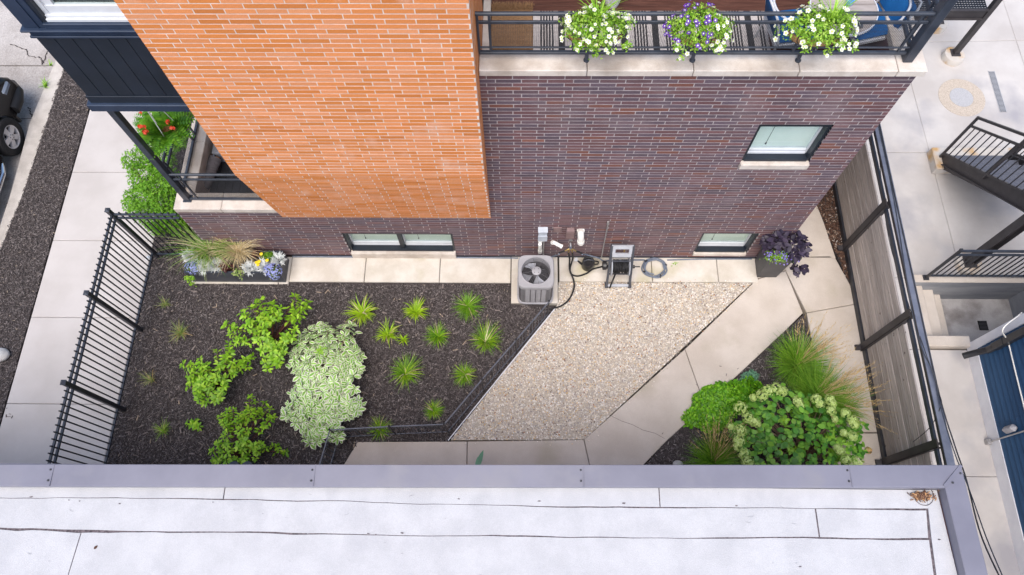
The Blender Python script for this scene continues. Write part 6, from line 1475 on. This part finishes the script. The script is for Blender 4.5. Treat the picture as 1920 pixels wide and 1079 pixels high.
def dusty(lab, px):
    c = G(*px, zs + .06); root = thing('dusty_miller', lab, 'plant', (c[0], c[1], zs), 'silver leaved plants in the long planter'); n = 60
    a = rng.uniform(0, 6.28, n); el = rng.uniform(-.1, 1.1, n); d = np.stack([np.cos(a) * np.cos(el), np.sin(a) * np.cos(el), np.sin(el)], 1)
    lobed = T([(0, 0, 0), (.3, -.05, 0), (.38, -.24, .02), (.5, -.06, 0), (.62, -.22, .0), (.72, -.05, -.02), (1, 0, -.08), (.72, .05, -.02), (.62, .22, 0), (.5, .06, 0), (.38, .24, .02), (.3, .05, 0)],
              [(0, 1, 11), (1, 2, 3), (1, 3, 9, 11), (9, 10, 11), (3, 4, 5), (3, 5, 7, 9), (7, 8, 9), (5, 6, 7)])
    link('leaves', batch(lobed, frames(d, nrm(np.array([0, 0, 1.]) + d * .3 + rng.normal(0, .2, (n, 3))), rng.uniform(.12, .19, n)), np.array([[c[0], c[1], zs + .03]]) + d * .015 - np.array([c[0], c[1], zs]), 'leaves', [g_silver], True), root)['kind'] = 'stuff'
dusty('silver leaved plant below the tall arching grass, nearest the picket fence', (357, 480)); dusty('silver leaved plant at the front of the long planter below the green grass', (382, 500)); dusty('silver leaved plant between the green grass and the burgundy leaves', (404, 497))
dusty('large silver leaved plant right of the straw coloured grass', (468, 502)); dusty('silver leaved plant next to the yellow flowers at the planter front', (495, 500)); dusty('silver leaved plant in the back corner of the long planter', (522, 487))
def flow(lab, name, px, rad_, n, nf, gm, fm, sz, zoff=.0, drop=0, fs=.014, cat='flowers', bl=.03, eye=None):
    c = G(*px, zs + .06); c[2] = zs + .04; root = thing(name, lab, cat, tuple(c)); R = rad_
    P = c + nrm(rng.normal(0, 1, (n, 3))) * rng.uniform(.3, 1, (n, 1)) * (R, R * .7, R * .6) + (0, 0, .03)
    if drop: P[:, 2] -= drop * np.clip((c[1] - P[:, 1]) / R, 0, 1) ; P[:, 1] -= .02
    link('foliage', batch(L_NAR if bl < .05 else L_OV, frames(rng.normal(0, 1, (n, 3)), nrm(rng.normal(0, .5, (n, 3)) + (0, -.2, 1)), rng.uniform(.7, 1.2, n) * bl), P - c, 'foliage', [gm], True), root)['kind'] = 'stuff'
    if nf:
        u = nrm(rng.normal(0, 1, (nf, 3)) + (0, -.1, .7)); P = c + u * (R * 1.05, R * .8, R * .7) + (0, 0, .05)
        if drop: P[:, 2] -= drop * np.clip((c[1] - P[:, 1]) / R, 0, 1)
        link('flowers', batch(FLW if eye is None else flower_t(9, .35), frames(nrm(np.cross(u, rng.normal(0, 1, (nf, 3)))), nrm(u + (0, 0, .6)), np.full(nf, fs) * rng.uniform(.8, 1.2, nf)), P - c, 'flowers', [fm, eye or fm], True), root)['kind'] = 'stuff'
    return root
flow('lavender blue lobelia spilling over the fence end of the long planter', 'lobelia', (362, 503), .13, 240, 150, g_mix, f_blu, .014, drop=.1)
flow('lavender blue lobelia spilling over the front right corner of the long planter', 'lobelia', (512, 508), .15, 260, 210, g_mix, f_blu, .014, drop=.16)
flow('green daisy plant with a few bright yellow flowers in the long planter', 'yellow_daisy', (503, 482), .14, 900, 0, g_dk, f_gold, .03)
yd = bpy.data.objects['yellow_daisy']; oc = np.array(ORG[yd])
for x, y in ((490, 477), (481, 493), (484, 497), (486, 491), (501, 489)):
    p0 = G(x, y, zs + .16); MB().lathe([(.006, -.004), (.028, .004), (.03, .012), (.012, .016)], tuple(p0), 12).build('daisy', f_gold, yd)
flow('burgundy leaved plant between the two grasses in the long planter', 'coral_bells', (424, 503), .12, 120, 0, g_heu, f_red, .02, bl=.07, cat='plant')
flow('small burgundy rosette behind the yellow daisies', 'coral_bells', (478, 477), .08, 70, 0, g_heu, f_red, .02, bl=.06, cat='plant')
flow('pale green trailing ivy over the front of the long planter', 'trailing_ivy', (448, 510), .11, 70, 0, g_mix, f_red, .02, bl=.055, drop=.12, cat='plant')
flow('pale green creeping plant at the fence corner of the long planter', 'creeping_plant', (356, 522), .09, 70, 0, g_lime, f_red, .02, bl=.05, drop=.3, cat='plant')
for px in ((332, 505), (455, 530)): pass
# stones and small things
def stone(lab, px, r, z=0., sq=(1, .8, .6)):
    c = G(*px); b = MB().lathe([(r * math.sin(t), -r * math.cos(t) * sq[2]) for t in np.linspace(.05, math.pi - .05, 9)], (0, 0, 0), 16); b.v = [(x * sq[0] * (1 + .06 * math.sin(5 * y + x * 9)), y * sq[1], zz) for x, y, zz in b.v]
    o = b.build('stone', m_stonegrey, None, True); o.location = (c[0], c[1], r * sq[2] * .7); return tag(o, lab, 'stone')
stone('smooth pale grey stone beside the reed grass at the foreground roof edge', (1270, 872), .085)
stone('rounded pale boulder lying in the mulch strip at the picture edge', (4, 668), .16)
for k, (x, lab) in enumerate(((437, 'dark rounded pot top just showing above the roof coping, nearer the picket fence'), (462, 'dark rounded pot top just showing above the roof coping, nearer the wire fence'))):
    q = G(x, 876, .5); tag(MB().lathe([(.07, 0), (.10, .2), (.105, .44), (.09, .485), (.03, .50)], (q[0], q[1], 0), 22).build('dark_pot', m_blue_blk, None, True), lab, 'pot')
q = G(893, 880, .45); o = tag(link('lambs_ear', batch(leaf_t(.28), frames(np.array([[.35, 1, .2], [.1, 1, .3], [.5, .8, .25]]), np.tile([0, 0, 1.], (3, 1)), [.30, .18, .16]), np.zeros((3, 3)), 'lambs_ear', [g_sedb, g_lime], True), None, q), 'pale woolly leaf tips showing above the roof coping by the concrete path', 'plant')
ws = thing('white_lamp_stake', 'small white and blue path light by the corner of the picket fence', 'path light', tuple(G(281, 486)))
q = G(281, 487); MB().lathe([(.035, .0), (.04, .03), (.05, .06), (.02, .075)], tuple(q), 14).build('lamp_head', m_wht, ws, True); MB().lathe([(.03, .076), (.015, .09)], tuple(q), 12).build('top', m_elec, ws, True)
def weed(lab, px, n=20, L=.1, z=0): return tuft('weed', lab, px, n, L, .6, 1.5, .018, g_lime, 'small weeds in the paving joints', z=z, cat='weed')
weed('small weed in the street joint beside the kerb', (86, 162), 26, .14); weed('tiny weed in the street joint nearer the navy bay', (95, 122), 14, .08); weed('tiny weed on the wall slab right of the coiled hose', (1264, 497), 16, .06)
weed('small weed at the corner of the air conditioner pad', (968, 548), 18, .06)
